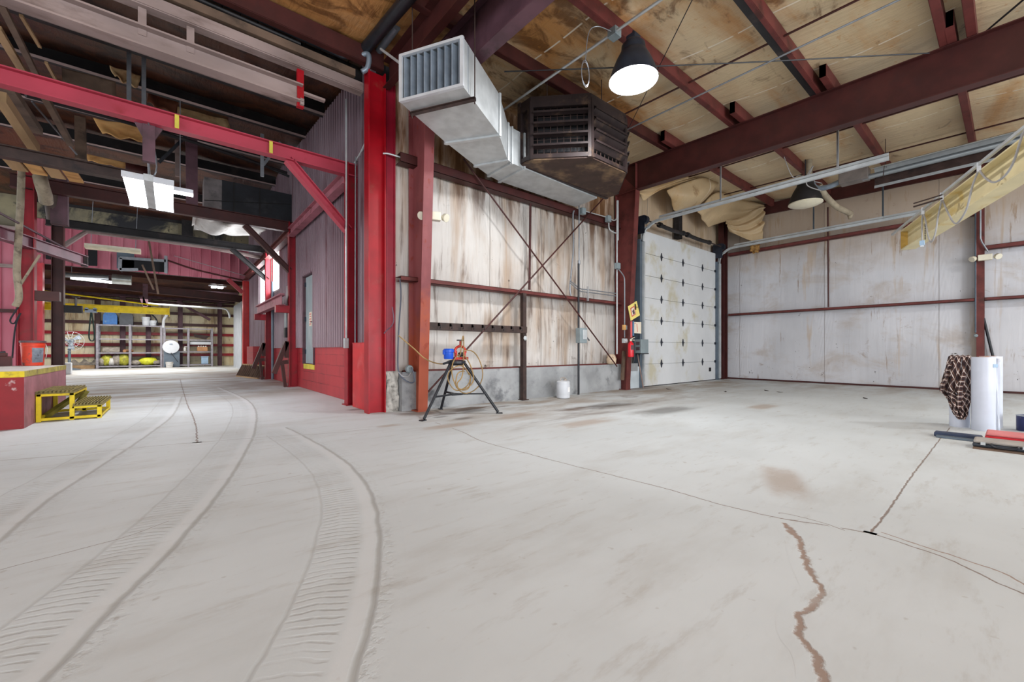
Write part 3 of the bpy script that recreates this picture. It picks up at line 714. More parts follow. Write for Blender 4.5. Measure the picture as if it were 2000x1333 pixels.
# ------------------------------------------------------------------ portal frames of the passage
def portal(y, label, leftx, frame_mat, brac, bz0=3.71, bz1=3.91, bottom=0.0, guard=False):
    T = thing('portal_frame', label, 'steel frame', (2.27, y, 0), 'portal frames of the passage')
    m = MB(); m.ibeam((2.27,y,0), (2.27,y,bz1), .17, .20, .014, .012, (1,0,0)); m.box((2.14,y-.11,0), (2.40,y+.11,.016)); m.build('column', frame_mat[0], T, label=None)
    m = MB(); m.ibeam((leftx,y,bottom), (leftx,y,bz1+.1), .19, .20, .014, .012, (1,0,0)); m.build('column', frame_mat[1], T)
    m = MB(); m.ibeam((leftx-(3 if y < 7 else .2),y,(bz0+bz1)/2), (2.37,y,(bz0+bz1)/2), .13, bz1-bz0, .016, .01); m.build('beam', frame_mat[2], T)
    for p, q in brac:
        m = MB(); m.ibeam(p, q, .13, .12, .012, .01, (0,0,1)); m.build('brace', frame_mat[2], T)
    if y > 7:
        for xx, dx in ((2.17,-.28), (leftx+.10,.30)):
            m = MB(); m.box((min(xx,xx+dx),y-.08,1.78), (max(xx,xx+dx),y+.08,1.95)); m.build('bracket', frame_mat[2] if dx > 0 else RED, T)
    if guard:
        m = MB(); m.bar((2.13,y-.02,1.08), (1.86,y-.02,.33), .13, .10, (1,0,.4)); m.bar((2.13,y-.02,1.1), (2.13,y-.02,.70), .13, .08, (1,0,0)); m.bar((1.97,y-.02,.58), (2.15,y-.02,.60), .12, .09)
        m.bar((2.03,y-.02,.6), (2.10,y-.02,0), .11, .06, (1,0,.2)); m.build('foot_strut', DRED, T)
    return T
F1 = portal(6.85, 'front red portal frame whose long beam crosses above the yellow steps', -2.1, (RED, RED, paint('beam_rose_red', (172,58,76), .45, 0, .12, 1.5, (150,40,52), .3, 2)), [((1.33,6.85,3.72),(2.20,6.85,2.83))], bottom=.65)  # pinkish light on the red beam is put into its rose colour
F2 = portal(11.12, 'second crimson portal frame holding the blackened duct box', -1.98, (RED, RED, DRED), [((1.281, 11.12, 3.733), (2.202, 11.12, 2.795))], 3.74, 3.98, .02, True)
F3 = portal(14.33, 'third dark portal frame, with a soot-black beam before the rose bulkhead', -2.07, (RED, DRED, SOOT), [((1.326, 14.33, 3.809), (2.24, 14.33, 2.991))], 3.80, 3.99, .02, True)
for o in list(F1.children):
    if o.name.startswith('beam'):
        for xx in (.05, 1.1):
            m = MB(); m.box((xx-.022,6.775,3.725), (xx+.022,6.785,3.895)); m.build('tape_band', TAPE, o, label='yellow tape band')
# eave struts linking the frames along the passage wall
for ya, yb, lab, mat in ((6.9,11.0,'front and second',PINK), (11.2,14.2,'second and third',PRIM), (14.4,19.0,'third frame and the bulkhead',PRIM)):
    m = MB(); m.ibeam((2.2,ya,3.70), (2.2,yb,3.70), .14, .2, .014, .01); one(m, 'eave_strut', mat, ('red strut linking the %s portal frames at beam height' % lab) if 'and the' not in lab else 'red strut linking the third portal frame to the bulkhead', 'strut', 'struts along the passage wall')
m = MB(); m.ibeam((2.0,10.95,2.07), (2.0,14.5,2.07), .14, .24, .016, .012); m.box((1.95,10.9,2.19),(2.05,14.5,2.22)); one(m, 'crane_rail', PINK, 'faded pink crane rail on brackets in front of the bright windows', 'crane rail')
m = MB(); m.ibeam((-1.78,14.2,2.05), (-1.78,14.45,2.05), .12, .24, .016, .012); one(m, 'crane_rail', SOOT, 'black crane rail on the bracket of the thin column behind the loading platform', 'crane rail')
# opening posts under the bulkhead
m = MB(); m.ibeam((-3.22,19.0,0), (-3.22,19.0,3.56), .25, .34, .02, .014, (1,0,0)); one(m, 'opening_post', paint('lit_salmon_red', (206,70,80), .4, 0, .12, 3), 'salmon red post under the bulkhead behind the loading platform', 'post')  # light falling on the red post is painted in as salmon
m = MB(); m.ibeam((2.25,19.0,0), (2.25,19.0,3.56), .22, .26, .02, .014, (1,0,0)); T = one(m, 'opening_post', paint('lit_red_paint', (214,44,44), .35, 0, .12, 3), 'bright red post under the bulkhead behind the slatted rack', 'post')
m = MB(); m.bar((1.645, 19.0, 3.57), (2.122, 19.0, 3.105), .12, .14); m.build('brace', RED, T)

# ------------------------------------------------------------------ overhead door of the big bay
DX0, DX1, DY = 8.68, 12.47, 5.62
DOORW = paint('grubby_white_door', (214,216,218), .5, 0, .06, 1.2, (196,190,168), .5, 1.6, stretch=(1,1,.8), bump=.03)
m = MB(); m.box((DX0-.01,DY+.03,.0), (DX1+.01,DY+.05,3.75))
d1 = struct(m.build('door_1', DOORW))
for k in range(7):
    z0 = .015 + k*.535; m = MB(); m.box((DX0,DY,z0), (DX1,DY+.045,z0+.527))
    if k == 0: m.box((12.05,DY-.012,.26),(12.18,DY+.01,.37), 1)
    struct(m.build('door_section', [DOORW, SOOT], d1, bev=.004))
m = MB(); m.box((DX0,DY-.005,0), (DX1,DY+.04,.018)); struct(m.build('bottom_seal', SOOT, d1))
HX = [9.498, 10.563, 11.653]
for k in range(1, 7):
    z = .011 + k*.535
    for x in HX:
        m = MB(); m.poly([(x-.035,DY-.012,z-.02),(x-.008,DY-.012,z-.10),(x+.008,DY-.012,z-.10),(x+.035,DY-.012,z-.02),(x+.035,DY-.012,z+.02),(x+.008,DY-.012,z+.10),(x-.008,DY-.012,z+.10),(x-.035,DY-.012,z+.02)], (0,.012,0))
        m.cyl((x-.045,DY-.016,z), (x+.045,DY-.016,z), .012, 8); struct(m.build('hinge', HINGE, d1))
    for x, dx in ((DX0+.04,-.10), (DX1-.04,.10)):
        m = MB(); m.box((x-.03,DY-.015,z-.035), (x+.03,DY,z+.035)); m.cyl((x,DY-.02,z), (x+dx,DY-.02,z), .008, 6); m.cyl((x+dx*.8,DY-.02,z), (x+dx,DY-.02,z), .028, 10); struct(m.build('roller', HINGE, d1))
for x in (DX0-.14, DX1+.06):
    m = MB(); m.box((x-.07,DY-.06,0), (x+.08,DY+.10,3.5)); struct(m.build('jamb_angle', BLUEG, d1))
    m = MB(); pts = [(x,DY-.08,.05),(x,DY-.08,3.45)] + [(x, DY-.08-.38*(1-math.cos(a)), 3.48+.38*math.sin(a)) for a in [PI/2*i/8 for i in range(1,9)]] + [(x,1.22,3.87)]
    for p, q in zip(pts, pts[1:]): m.chan(V(p)+V((.025,0,0)), V(q)+V((.025,0,0)), -.05, .055, .005, (0,-.7,.7) if abs(p[1]-q[1])>1e-3 and abs(p[2]-q[2])>1e-3 else ((0,1,0) if p[1]==q[1] else (0,0,1)))
    m.angle((x+.03,DY-.5,3.90), (x+.03,1.22,3.90), .05, .05, .004)
    struct(m.build('track', GALV, d1))
m = MB(); m.cyl((8.45,5.46,3.93), (12.62,5.46,3.93), .015, 8); struct(m.build('torsion_shaft', BROWNS, d1))
for x0, x1, sag in ((9.15,10.3,.02), (10.5,11.75,.02)):
    m = MB(); P = [(x0+(x1-x0)*i/10, 5.46, 3.93 - sag*math.sin(PI*i/10)) for i in range(11)]
    m.tube(P, .048, 12); m.cyl((x0-.03,5.46,3.93), (x0+.06,5.46,3.93), .065, 12); m.cyl((x1-.06,5.46,3.93), (x1+.03,5.46,3.93), .06, 12); struct(m.build('torsion_spring', SOOT, d1))
for x in (8.52, 12.55):
    m = MB(); m.cyl((x-.05,5.46,3.93), (x+.05,5.46,3.93), .095, 18); m.box((x-.08,5.42,3.6),(x-.07,5.7,4.02)); struct(m.build('cable_drum', HINGE, d1))
for x, y in ((8.52,3.731), (8.52,1.832), (12.56,3.2), (12.56,1.875)):
    m = MB(); m.angle((x+.03,y,3.9), (x+.03,y,zr(y)-.02), .035, .035, .004, (0,1,0)); struct(m.build('track_hanger', ALU if x < 9 else BLUEG, d1))

# ------------------------------------------------------------------ duct, heater, lamps
ZB, ZT = 3.72, 4.255
T = thing('air_duct', 'galvanised metal duct with bladed outlet hanging along the insulated wall', 'duct', (3.2,4.9,ZB))
st = [((2.02,4.445),(2.415,3.75)), ((2.14,4.515),(2.535,3.82)), ((2.88,4.91),(3.32,4.29)), ((3.585,5.24),(3.85,4.77)), ((3.96,5.40),(3.96,4.815)), ((4.235,5.47),(4.23,4.84)), ((6.16,5.5),(6.12,4.93))]
def ductsec(mb, a, b, za0=ZB, za1=ZT, zb0=ZB, zb1=ZT, mi=0):
    (l0, r0), (l1, r1) = a, b
    v = [(*l0,za0),(*r0,za0),(*r0,za1),(*l0,za1),(*l1,zb0),(*r1,zb0),(*r1,zb1),(*l1,zb1)]
    # sides cross-broken: a raised centre point on each
    q = [(0,1,5,4),(1,2,6,5),(2,3,7,6),(3,0,4,7)]
    for f in q:
        P = [V(v[i]) for i in f]; c = sum(P, V())/4; n = (P[1]-P[0]).cross(P[3]-P[0]).normalized()
        L = (P[0]-P[3]).length
        if L > .4:
            c -= n*-.008
            mb.add(P + [c], [(0,1,4),(1,2,4),(2,3,4),(3,0,4)], mi)
        else: mb.add(P, [(0,1,2,3)], mi)
names = ['outlet_collar','transition','elbow','elbow_seam_piece','collar','straight_run']
for i in range(6):
    m = MB(); ductsec(m, st[i], st[i+1]); 
    if i == 5: m.add([(*st[6][0],ZB),(*st[6][1],ZB),(*st[6][1],ZT),(*st[6][0],ZT)], [(0,1,2,3)])
    m.build(names[i], GALV, T)
for i in (2, 3, 4, 5):
    m = MB(); (l, r) = st[i]; e = .015
    m.bar((*l,ZB-.01), (*r,ZB-.01), .05, .03); m.bar((*r,ZB-.02), (*r,ZT+.01), .03, .05, (0,1,0)); m.bar((*l,ZB-.02), (*l,ZT+.01), .03, .05, (0,1,0)); m.build('flange', GALV, T)
L, R = V((2.02,4.445,0)), V((2.415,3.75,0)); ax = (R-L).normalized(); nn = V((ax.y, -ax.x, 0)); nn = nn if nn.x < 0 else -nn
m = MB()
for zz in (ZB+.012, ZT-.012): m.bar(L+V((0,0,zz))+nn*.01, R+V((0,0,zz))+nn*.01, .04, .03)
for p in (L+ax*.01, R-ax*.01): m.bar(p+V((0,0,ZB))+nn*.012, p+V((0,0,ZT))+nn*.012, .04, .03, nn)
m.build('grille_frame', paint('pale_galvanised_frame', (206,210,216), .4, .3, .08, 6), T)
Wd = (R-L).length
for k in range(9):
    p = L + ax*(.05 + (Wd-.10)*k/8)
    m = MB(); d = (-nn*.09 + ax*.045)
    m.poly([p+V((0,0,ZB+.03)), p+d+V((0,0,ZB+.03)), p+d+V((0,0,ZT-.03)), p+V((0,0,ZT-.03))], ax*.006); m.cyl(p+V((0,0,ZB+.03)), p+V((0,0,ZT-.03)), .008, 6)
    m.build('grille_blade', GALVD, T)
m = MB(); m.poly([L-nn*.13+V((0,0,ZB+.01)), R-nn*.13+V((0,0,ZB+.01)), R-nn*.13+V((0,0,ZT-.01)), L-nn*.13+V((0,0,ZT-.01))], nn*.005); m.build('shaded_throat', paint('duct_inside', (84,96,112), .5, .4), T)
m = MB(); a, b = V((2.191, 4.539, 3.7)), V((2.616, 3.801, 3.7))
m.angle(a, b, .035, -.035, .005); m.build('hanger_angle', BROWNS, T, label='rusty hanger angle')
for p in (a + (b-a)*.02, b - (b-a)*.02):
    m = MB(); m.cyl(p - V((0,0,.06)), (p.x, p.y, zr(p.y)), .007, 6); m.build('hanger_rod', BROWNS, T)
# octagon-fronted heater
T = thing('unit_heater', 'brown louvred unit heater hung by the roof beside the metal duct', 'heater', (5.25,4.6,3.75))
oc = [(4.17,4.86),(4.17,4.62),(4.80,3.98),(5.67,3.98),(6.32,4.62),(6.32,4.86)]
m = MB(); m.poly([(x,y,3.75) for x, y in oc], (0,0,.03)); m.build('bottom_pan', RUSTP, T)
m = MB(); m.poly([(x,y,4.62) for x, y in oc], (0,0,.09)); m.build('top_cap', HEATB, T)
cx, cy = 5.25, 4.6
m = MB(); inn = [(cx+(x-cx)*.86, cy+(y-cy)*.80) for x, y in oc]; m.poly([(x,y,3.78) for x, y in inn], (0,0,.84)); m.build('dark_core', DARKI, T)  # near-black block: shade behind the louvres put into its colour
m = MB(); m.box((4.15,4.84,3.74), (6.34,4.90,4.72)); m.build('back_panel', HEATB, T)
for i in range(5):
    (x0,y0), (x1,y1) = oc[i], oc[i+1]; a, b = V((x0,y0,0)), V((x1,y1,0)); d = (b-a).normalized(); n = V((d.y,-d.x,0))
    if n.dot(V((cx,cy,0))-a) > 0: n = -n
    m = MB()
    for p in (a+d*.02, b-d*.02): m.bar(p+V((0,0,3.76)), p+V((0,0,4.64)), .05, .045, n)
    m.bar(a+V((0,0,3.80)), b+V((0,0,3.80)), .04, .06); m.bar(a+V((0,0,4.58)), b+V((0,0,4.58)), .04, .09)
    m.build('louvre_frame', HEATB, T)
    if i in (0, 4): continue
    for k in range(4):
        z = 3.93 + .165*k; m = MB(); p, q = a+d*.045+V((0,0,z)), b-d*.045+V((0,0,z)); o = n*.06 + V((0,0,.02 + .05*(i == 2)))
        m.poly([p-n*.03, q-n*.03, q+o, p+o], (0,0,.012)); m.bar(p+o, q+o, .014, .03); m.build('louvre_blade', HEATB, T)
    m = MB()
    for k in range(1, 9): p = a + (b-a)*k/9 - n*.05; m.cyl(p+V((0,0,3.8)), p+V((0,0,4.6)), .006, 5)
    for k in range(1, 12): m.cyl(a-n*.05+d*.04+V((0,0,3.8+.068*k)), b-n*.05-d*.04+V((0,0,3.8+.068*k)), .003, 4)
    m.build('wire_guard', BROWNS, T)
m = MB(); m.cyl((4.4,4.5,4.7), (4.4,4.5,5.14), .008, 6); m.cyl((6.1,4.5,4.7), (6.1,4.5,5.14), .008, 6); m.cyl((5.2,4.1,4.7), (5.2,4.1,5.14), .008, 6); m.build('hanger_rods_set', BROWNS, T).name = 'hanger_rod'
# high bay lamps
def high_bay(c, r, lit, label, hook):
    T = thing('high_bay_lamp', label, 'lamp', c, 'high bay lamps under the roof')
    m = MB(); m.lathe(c, [(r,0),(r*.985,.025),(r*.88,.13),(r*.70,.26),(r*.54,.35),(r*.50,.36),(r*.48,.44),(r*.30,.50)], 36, cap=False); m.build('reflector', LAMPB if lit else SOOT, T, smooth=True)
    m = MB(); m.lathe(c, [(r*.985,.012),(r*.98,-.004),(.001,-.012 if lit else -.05)] if lit else [(r*.99,.0),(r*1.0,-.02),(r*.8,-.05),(r*.55,-.075),(.001,-.085)], 36, cap=False)
    m.build('lens', emit('lit_lens', (1,1,1,1), 14) if lit else LENS, T, smooth=True)
    m = MB(); m.cbox((c[0],c[1],c[2]+.52), (.13,.13,.10)); m.build('ballast_box', LAMPB if lit else SOOT, T, bev=.01)
    m = MB(); m.tube([(c[0],c[1],c[2]+.58),(c[0],c[1],hook)], .012, 8); m.build('hook_stem', BLACK, T)
    return T
lc = (4.487, 3.04, 4.287)
high_bay(lc, .30, True, 'lit round high bay lamp glowing white under the roof', 4.92)
lc2 = (10.425, 2.811, 4.023)
T = high_bay(lc2, .31, False, 'unlit round high bay lamp with cream lens in front of the end wall', 4.95)
m = MB(); m.tube(curve([(lc2[0]-.05,lc2[1],lc2[2]+.5),(lc2[0]-.25,lc2[1]-.2,lc2[2]+.65),(lc2[0]-.3,lc2[1]-.1,lc2[2]+.3),(lc2[0]-.1,lc2[1]-.3,lc2[2]+.15)]), .01, 6); m.build('cord', GREYC, T)
m = MB(); m.tube(curve([(9.817, 3.052, 5.029), (9.916, 2.971, 4.667), (10.115, 2.937, 4.527), (10.332, 2.887, 4.612), (10.603, 2.794, 4.555), (10.816, 2.618, 4.489)]), .008, 6); m.build('supply_cable', GREYC, T)
# radiant tube heater
T = thing('radiant_tube_heater', 'long radiant tube heater with burner box hung before the end wall', 'heater', (10.9,0,4.3))
m = MB(); m.box((10.76,1.85,4.36), (11.04,2.32,4.60)); m.build('burner_box', paint('dusty_burner_grey', (120,112,108), .5, .2, .15, 5), T, bev=.01)
m = MB(); P = [(10.68,4.27),(10.70,4.33),(10.80,4.52),(10.86,4.55),(10.94,4.55),(11.0,4.52),(11.10,4.33),(11.12,4.27)]
ca, sa = math.cos(-.75), math.sin(-.75); P = [(10.9+(x-10.9)*ca-(z-4.42)*sa, 4.42+(x-10.9)*sa+(z-4.42)*ca) for x, z in P]; P = [(x, 8.84-z) if False else (x, z) for x, z in P]
n = len(P); 
for i in range(n-1): m.add([(P[i][0],1.78,P[i][1]),(P[i+1][0],1.78,P[i+1][1]),(P[i+1][0],-3.2,P[i+1][1]),(P[i][0],-3.2,P[i][1])], [(0,1,2,3)], 1 if i in (1,5) else 0)  # brown facets carry a dark reflection painted into the reflector
m.build('reflector', [GALV, BROWNS], T, solid=.004)
m = MB(); m.cyl((10.9,1.95,4.40), (10.9,-3.2,4.40), .05, 14); m.build('tube', paint('burner_tube_grey', (150,156,160), .35, .6, .1, 4), T, smooth=True)
for y in (1.6, -.2, -2.2):
    m = MB(); m.tube([(10.66,y,4.26),(10.78,y,4.50),(10.9,y,4.58),(11.02,y,4.50),(11.14,y,4.26)], .006, 6); m.cyl((10.9,y,4.56), (10.9,y,zr(y)-.02), .006, 6); m.build('hanger_wire', BROWNS, T)
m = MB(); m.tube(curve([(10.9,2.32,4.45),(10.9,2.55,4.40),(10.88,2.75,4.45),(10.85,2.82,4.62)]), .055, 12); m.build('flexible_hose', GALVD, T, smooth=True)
m = MB(); m.cyl((10.85,2.86,4.5), (10.85,2.86,5.08), .065, 14); m.build('air_duct_stub', HOSE, T, smooth=True)
m = MB(); m.tube(curve([(10.894, 2.683, 4.484), (11.059, 2.612, 4.28), (11.356, 2.497, 4.09), (11.721, 2.391, 4.015), (12.054, 2.375, 4.035)]), .06, 12); m.tube([(12.054, 2.375, 4.047), (12.045, 2.382, 3.906)], .07, 10, 0, .03); m.build('exhaust_pipe', HOSE, T, smooth=True)
# yellow jib boom with its festoon rail
bt = V((.935,.354,0)); e0 = V((8.76,1.025,0)); e1 = e0 - bt*6.2
T = thing('jib_boom', 'pale yellow jib boom pointing across toward the end wall above the white rolls', 'jib boom', (6.5,.2,2.44))
m = MB(); m.ibeam(e0+V((0,0,2.59)), e1+V((0,0,2.59)), .17, .30, .016, .012); m.build('beam', YELB, T)
m = MB(); m.box((-.004,-.085,-.15),(.004,.085,.15)); m.v = [tuple(e0+V((0,0,2.59))+bt*p[0]+V((-.354,.935,0))*p[1]+V((0,0,p[2]))) for p in m.v]; m.build('end_plate', paint('ochre_edge', (196,160,84), .5), T)
T = thing('festoon_rail', 'grey cable rail with hanging loops of cord above the pale yellow boom', 'cable rail', (6.55, 0.379, 2.72))
ra, rb = V((8.817, 1.218, 2.72)), V((5.398, -0.059, 2.72)); rd = (ra-rb).normalized(); rb2 = rb - rd*2
m = MB(); m.bar(ra, rb2, .024, .028); m.build('rail', GALV, T)
for P in ([(7.537, 0.74, 2.677), (7.572, 0.753, 2.594), (7.572, 0.753, 2.427), (7.572, 0.753, 2.326)],
          [(7.537, 0.74, 2.677), (7.452, 0.708, 2.546), (7.386, 0.684, 2.359), (7.274, 0.642, 2.235), (7.151, 0.596, 2.317), (7.077, 0.568, 2.481), (6.963, 0.526, 2.67)],
          [(6.963, 0.526, 2.67), (6.827, 0.475, 2.483), (6.673, 0.417, 2.311), (6.551, 0.372, 2.276), (6.369, 0.304, 2.362), (6.241, 0.256, 2.559), (6.119, 0.21, 2.671)],
          [(6.119, 0.21, 2.671), (5.995, 0.164, 2.538), (5.843, 0.107, 2.441), (5.677, 0.045, 2.434), (5.539, -0.006, 2.502), (5.411, -0.054, 2.676), (5.297, -0.097, 2.731)]):
    m = MB(); m.tube(curve(P, 6), .009, 8); m.build('cord_loop', GREYC, T, smooth=True)
for p in ((7.537, 0.74, 2.691), (6.963, 0.526, 2.682), (6.119, 0.21, 2.681)):
    m = MB(); p = V(p); m.cbox(p+V((0,0,.02)), (.03,.03,.07)); m.cbox(p-V((0,0,.02)), (.05,.03,.03)); m.build('trolley', WHITEP, T)
p = V((7.572, 0.753, 2.293))
m = MB(); m.cbox(p, (.045,.045,.06)); m.box((p.x-.015,p.y-.015,p.z-.05),(p.x+.015,p.y+.015,p.z-.03), 1); m.build('plug', [LBLUE, WHITEP], T)
m = MB(); p = V((7.469, 0.715, 2.499)); 
for k in range(9): m.lathe((p.x,p.y,p.z-.022*k), [(.004,-.009),(.006,0),(.004,.009)], 6)
m.build('pull_chain', BLACK, T)
p = V((6.801, 0.465, 2.696)); m = MB(); m.cyl(p+V((.02,.05,-.02)), p+V((.16,.3,-.02)), .008, 6); m.cyl(p+V((.02,.05,-.06)), p+V((.16,.3,-.06)), .010, 6); m.build('outrigger', BROWNS, T)

# emergency lights
def emerg(c, d, up, label):
    """cream twin-head emergency light; d is the direction of its width"""
    T = thing('emergency_light', label, 'emergency light', c, 'emergency lights'); d = V(d).normalized(); c = V(c); n = V((0,0,1)).cross(d)
    rz = math.atan2(d.y, d.x)
    m = MB(); m.cbox(c, (.20,.10,.12), 0, rz); m.build('body', CREAMP, T, bev=.01)
    for s in (-1, 1):
        h = c + d*s*.16; m = MB(); ax = (d*s*.5 - n*.6 - V((0,0,.35))).normalized()
        m.lathe(h - ax*.04, [(.03,0),(.055,.03),(.06,.08),(.055,.085),(.001,.088)], 16, ax=ax); m.build('lamp_head', CREAMP, T, smooth=True)
    return T
emerg((2.93,5.34,2.83), (.9,-.35,0), 0, 'cream twin-head emergency light on the rusty column')
emerg((12.95,.36,2.80), (0,-1,0), 0, 'dusty twin-head emergency light on the end wall post')

# ------------------------------------------------------------------ things along the insulated wall
T = thing('hook_rail', 'black steel hook rail across the insulated wall behind the tripod stand', 'hook rail', (3.85,5.5,1.19))
m = MB(); m.chan((2.9,5.46,1.245), (4.84,5.46,1.245), -.05, .115, .008); m.build('rail', BROWNS, T)
for k in range(9):
    x = 3.08 + .2*k; m = MB(); m.tube(curve([(x,5.46,1.275),(x,5.42,1.27),(x-.01,5.39,1.25),(x-.015,5.385,1.23),(x-.01,5.40,1.215)], 4), .007, 6); m.box((x-.018,5.452,1.25),(x+.018,5.462,1.295)); m.build('hook', SOOT, T)
m = MB(); m.box((4.79,5.50,0), (4.87,5.58,1.9)); m.box((4.76,5.47,0),(4.9,5.6,.012)); one(m, 'rail_post', BROWNS, 'dark brown square post holding the end of the black hook rail', 'post')
m = MB(); c = (4.819, 5.49, 1.099); m.lathe(c, [(.001,0),(.03,.0),(.042,-.015),(.03,-.03),(.001,-.035)], 16, ax=(0,1,0)); one(m, 'alarm_bell', GALV, 'small round metal disc on the brown square post', 'disc', smooth=True)
# tripod pipe stand
T = thing('pipe_vise_stand', 'black tripod pipe stand with red vise and blue cap in front of the insulated wall', 'tripod stand', (3.04,4.92,0))
f1, f2, f3 = V((2.46,4.735,0)), V((3.116,5.45,0)), V((3.541,4.602,0)); hc = V((3.04,4.90,.74)); mids = []
for f, off in ((f1,V((-.09,-.02,0))), (f2,V((.0,.08,0))), (f3,V((.09,-.03,0)))):
    m = MB(); tp = hc + off; m.cyl(tp, f + V((0,0,.02)), .019, 12); d = (f - tp); d.z = 0; d.normalize()
    m.poly([f + d*.06 + V((-.0,0,0)) + V((-d.y,d.x,0))*.03, f + d*.06 - V((-d.y,d.x,0))*.03, f - d*.03 - V((-d.y,d.x,0))*.02, f - d*.03 + V((-d.y,d.x,0))*.02], (0,0,.012)); m.build('leg', BLACK, T, smooth=True)
    mids.append(tp.lerp(f, .62))
m = MB(); cc = sum(mids, V())/3
for p in mids: m.bar(p, cc, .035, .02)
m.lathe(cc - V((0,0,.015)), [(.10,0),(.11,.005),(.11,.025),(.09,.02)], 3); m.build('tool_tray', BLACK, T)
m = MB(); m.lathe(hc - V((0,0,.06)), [(.09,0),(.13,.03),(.13,.06),(.09,.075)], 12); m.build('head_plate', BLACK, T)
m = MB(); vc = hc + V((.05,-.02,.02))
m.box(vc+V((-.11,-.04,0)), vc+V((.11,.04,.035))); m.tube([vc+V((.085*math.cos(a),0,.11+.075*math.sin(a))) for a in [PI*1.15*i/12 - .24 for i in range(13)]], .018, 8); m.cyl(vc+V((0,0,.17)), vc+V((0,0,.27)), .012, 8); m.cyl(vc+V((-.07,0,.03)), vc+V((-.07,0,.12)), .02); m.cyl(vc+V((.07,0,.03)), vc+V((.07,0,.12)), .02)
m.build('vise', paint('vise_red', (190,52,40), .4, .1, .15, 8, (90,50,46), .4, 9), T, smooth=True)
m = MB(); m.cyl(vc+V((-.035,-.03,.07)), vc+V((.035,-.03,.07)), .03, 12); m.cyl(vc+V((0,0,.26)), vc+V((0,0,.275)), .05, 8); m.build('vise_jaw', BLACK, T)
m = MB(); bc = hc + V((-.14,-.03,.03)); m.lathe(bc, [(.06,0),(.066,.01),(.066,.09),(.075,.095),(.075,.125),(.06,.14),(.001,.14)], 20); m.box(bc+V((-.085,-.015,.06)), bc+V((-.06,.015,.12))); m.build('blue_cap', BLUE, T, smooth=True)
m = MB(); m.bar(hc+V((-.13,-.04,-.01)), hc+V((-.26,-.10,-.03)), .025, .025); m.build('lever', BLACK, T)
T = thing('extension_cord', 'tan power cord looped over the red vise of the tripod stand', 'cord', (3.06,4.8,.4))
m = MB(); h = hc
P = [h+V((-.62,.5,.35)), h+V((-.45,.4,.18)), h+V((-.3,.3,.02)), h+V((-.15,.1,-.04)), h+V((0,-.06,.05)), h+V((.04,-.08,.28)), h+V((.08,-.06,.33)), h+V((.06,-.09,.05)), h+V((.02,-.12,-.2)), h+V((-.06,-.12,-.3)), h+V((-.02,-.12,-.38)), h+V((.12,-.12,-.36)), h+V((.2,-.13,-.25)), h+V((.16,-.1,-.05)), h+V((.06,-.08,.1))]
m.tube(curve(P, 6), .009, 6); m.build('looped_cord', CORD, T, smooth=True)
for (rx, rz, cx_, cz_, ph) in ((.17,.17,-.02,-.23,.2), (.13,.13,.05,-.27,1.4), (.25,.3,.12,-.15,2.2)):
    m = MB(); m.tube([h + V((cx_ + rx*math.cos(a+ph), -.1 + .02*math.sin(3*a), cz_ + rz*math.sin(a+ph))) for a in [2*PI*i/24*.95 for i in range(25)]], .008, 6); m.build('cord_loop', CORD, T, smooth=True)
# jug
c = (5.60,5.30,0)
T = thing('chemical_jug', 'white five-gallon jug on the floor against the concrete stem wall', 'jug', c)
m = MB(); m.lathe(c, [(.09,0),(.122,.006),(.128,.03),(.124,.05),(.128,.07),(.128,.24),(.124,.26),(.128,.28),(.122,.305),(.10,.318),(.06,.325),(.001,.327)], 28); m.build('body', WHITEP, T, smooth=True)
m = MB(); m.lathe((c[0]+.03,c[1]-.02,.325), [(.03,0),(.03,.03),(.001,.032)], 14); m.tube(curve([(c[0]-.07,c[1],.32),(c[0]-.06,c[1],.365),(c[0],c[1],.375),(c[0]+.06,c[1],.365),(c[0]+.075,c[1],.32)], 4), .008, 8); m.build('cap_and_bail', paint('jug_cap_grey', (170,160,150), .5), T, smooth=True)
m = MB()
m.grid(6, 1, lambda a, b: (c[0] + .1295*math.sin(-.1+.55*a), c[1] - .1295*math.cos(-.1+.55*a), .12 + .09*b)); m.build('label_patch', paint('jug_label', (246,246,248), .5), T)
# black riser pipe with its switch box
T = thing('riser_pipe', 'black riser pipe with grey upper conduit standing before the insulated wall', 'pipe', (6.03,5.5,0))
m = MB(); m.cyl((6.252, 5.5, -0.008), (6.252, 5.5, 2.614), .021, 12); m.build('lower_pipe', BLACK, T, smooth=True)
m = MB(); m.cyl((6.267, 5.5, 2.605), (6.267, 5.5, 3.769), .013, 10); m.build('upper_conduit', COND, T, smooth=True)
m = MB(); p = V((6.267, 5.5, 2.646)); m.cyl(p-V((0,0,.05)), p+V((0,0,.03)), .027, 12); m.build('coupling', COND, T)
p = (6.291, 5.48, 1.176)
T = thing('switch_box', 'grey lever switch box mounted on the black riser pipe', 'switch box', p)
m = MB(); m.cbox((p[0],p[1]-.02,p[2]), (.21,.12,.30)); m.build('body', BOXG, T, bev=.008)
m = MB(); m.cbox((p[0]+.03,p[1]-.085,p[2]+.02), (.12,.02,.19)); m.build('cover_plate', GALV, T, bev=.004)
m = MB(); m.bar((p[0]+.11,p[1]-.05,p[2]-.02), (p[0]+.16,p[1]-.09,p[2]-.10), .025, .025); m.build('lever', BLACK, T)
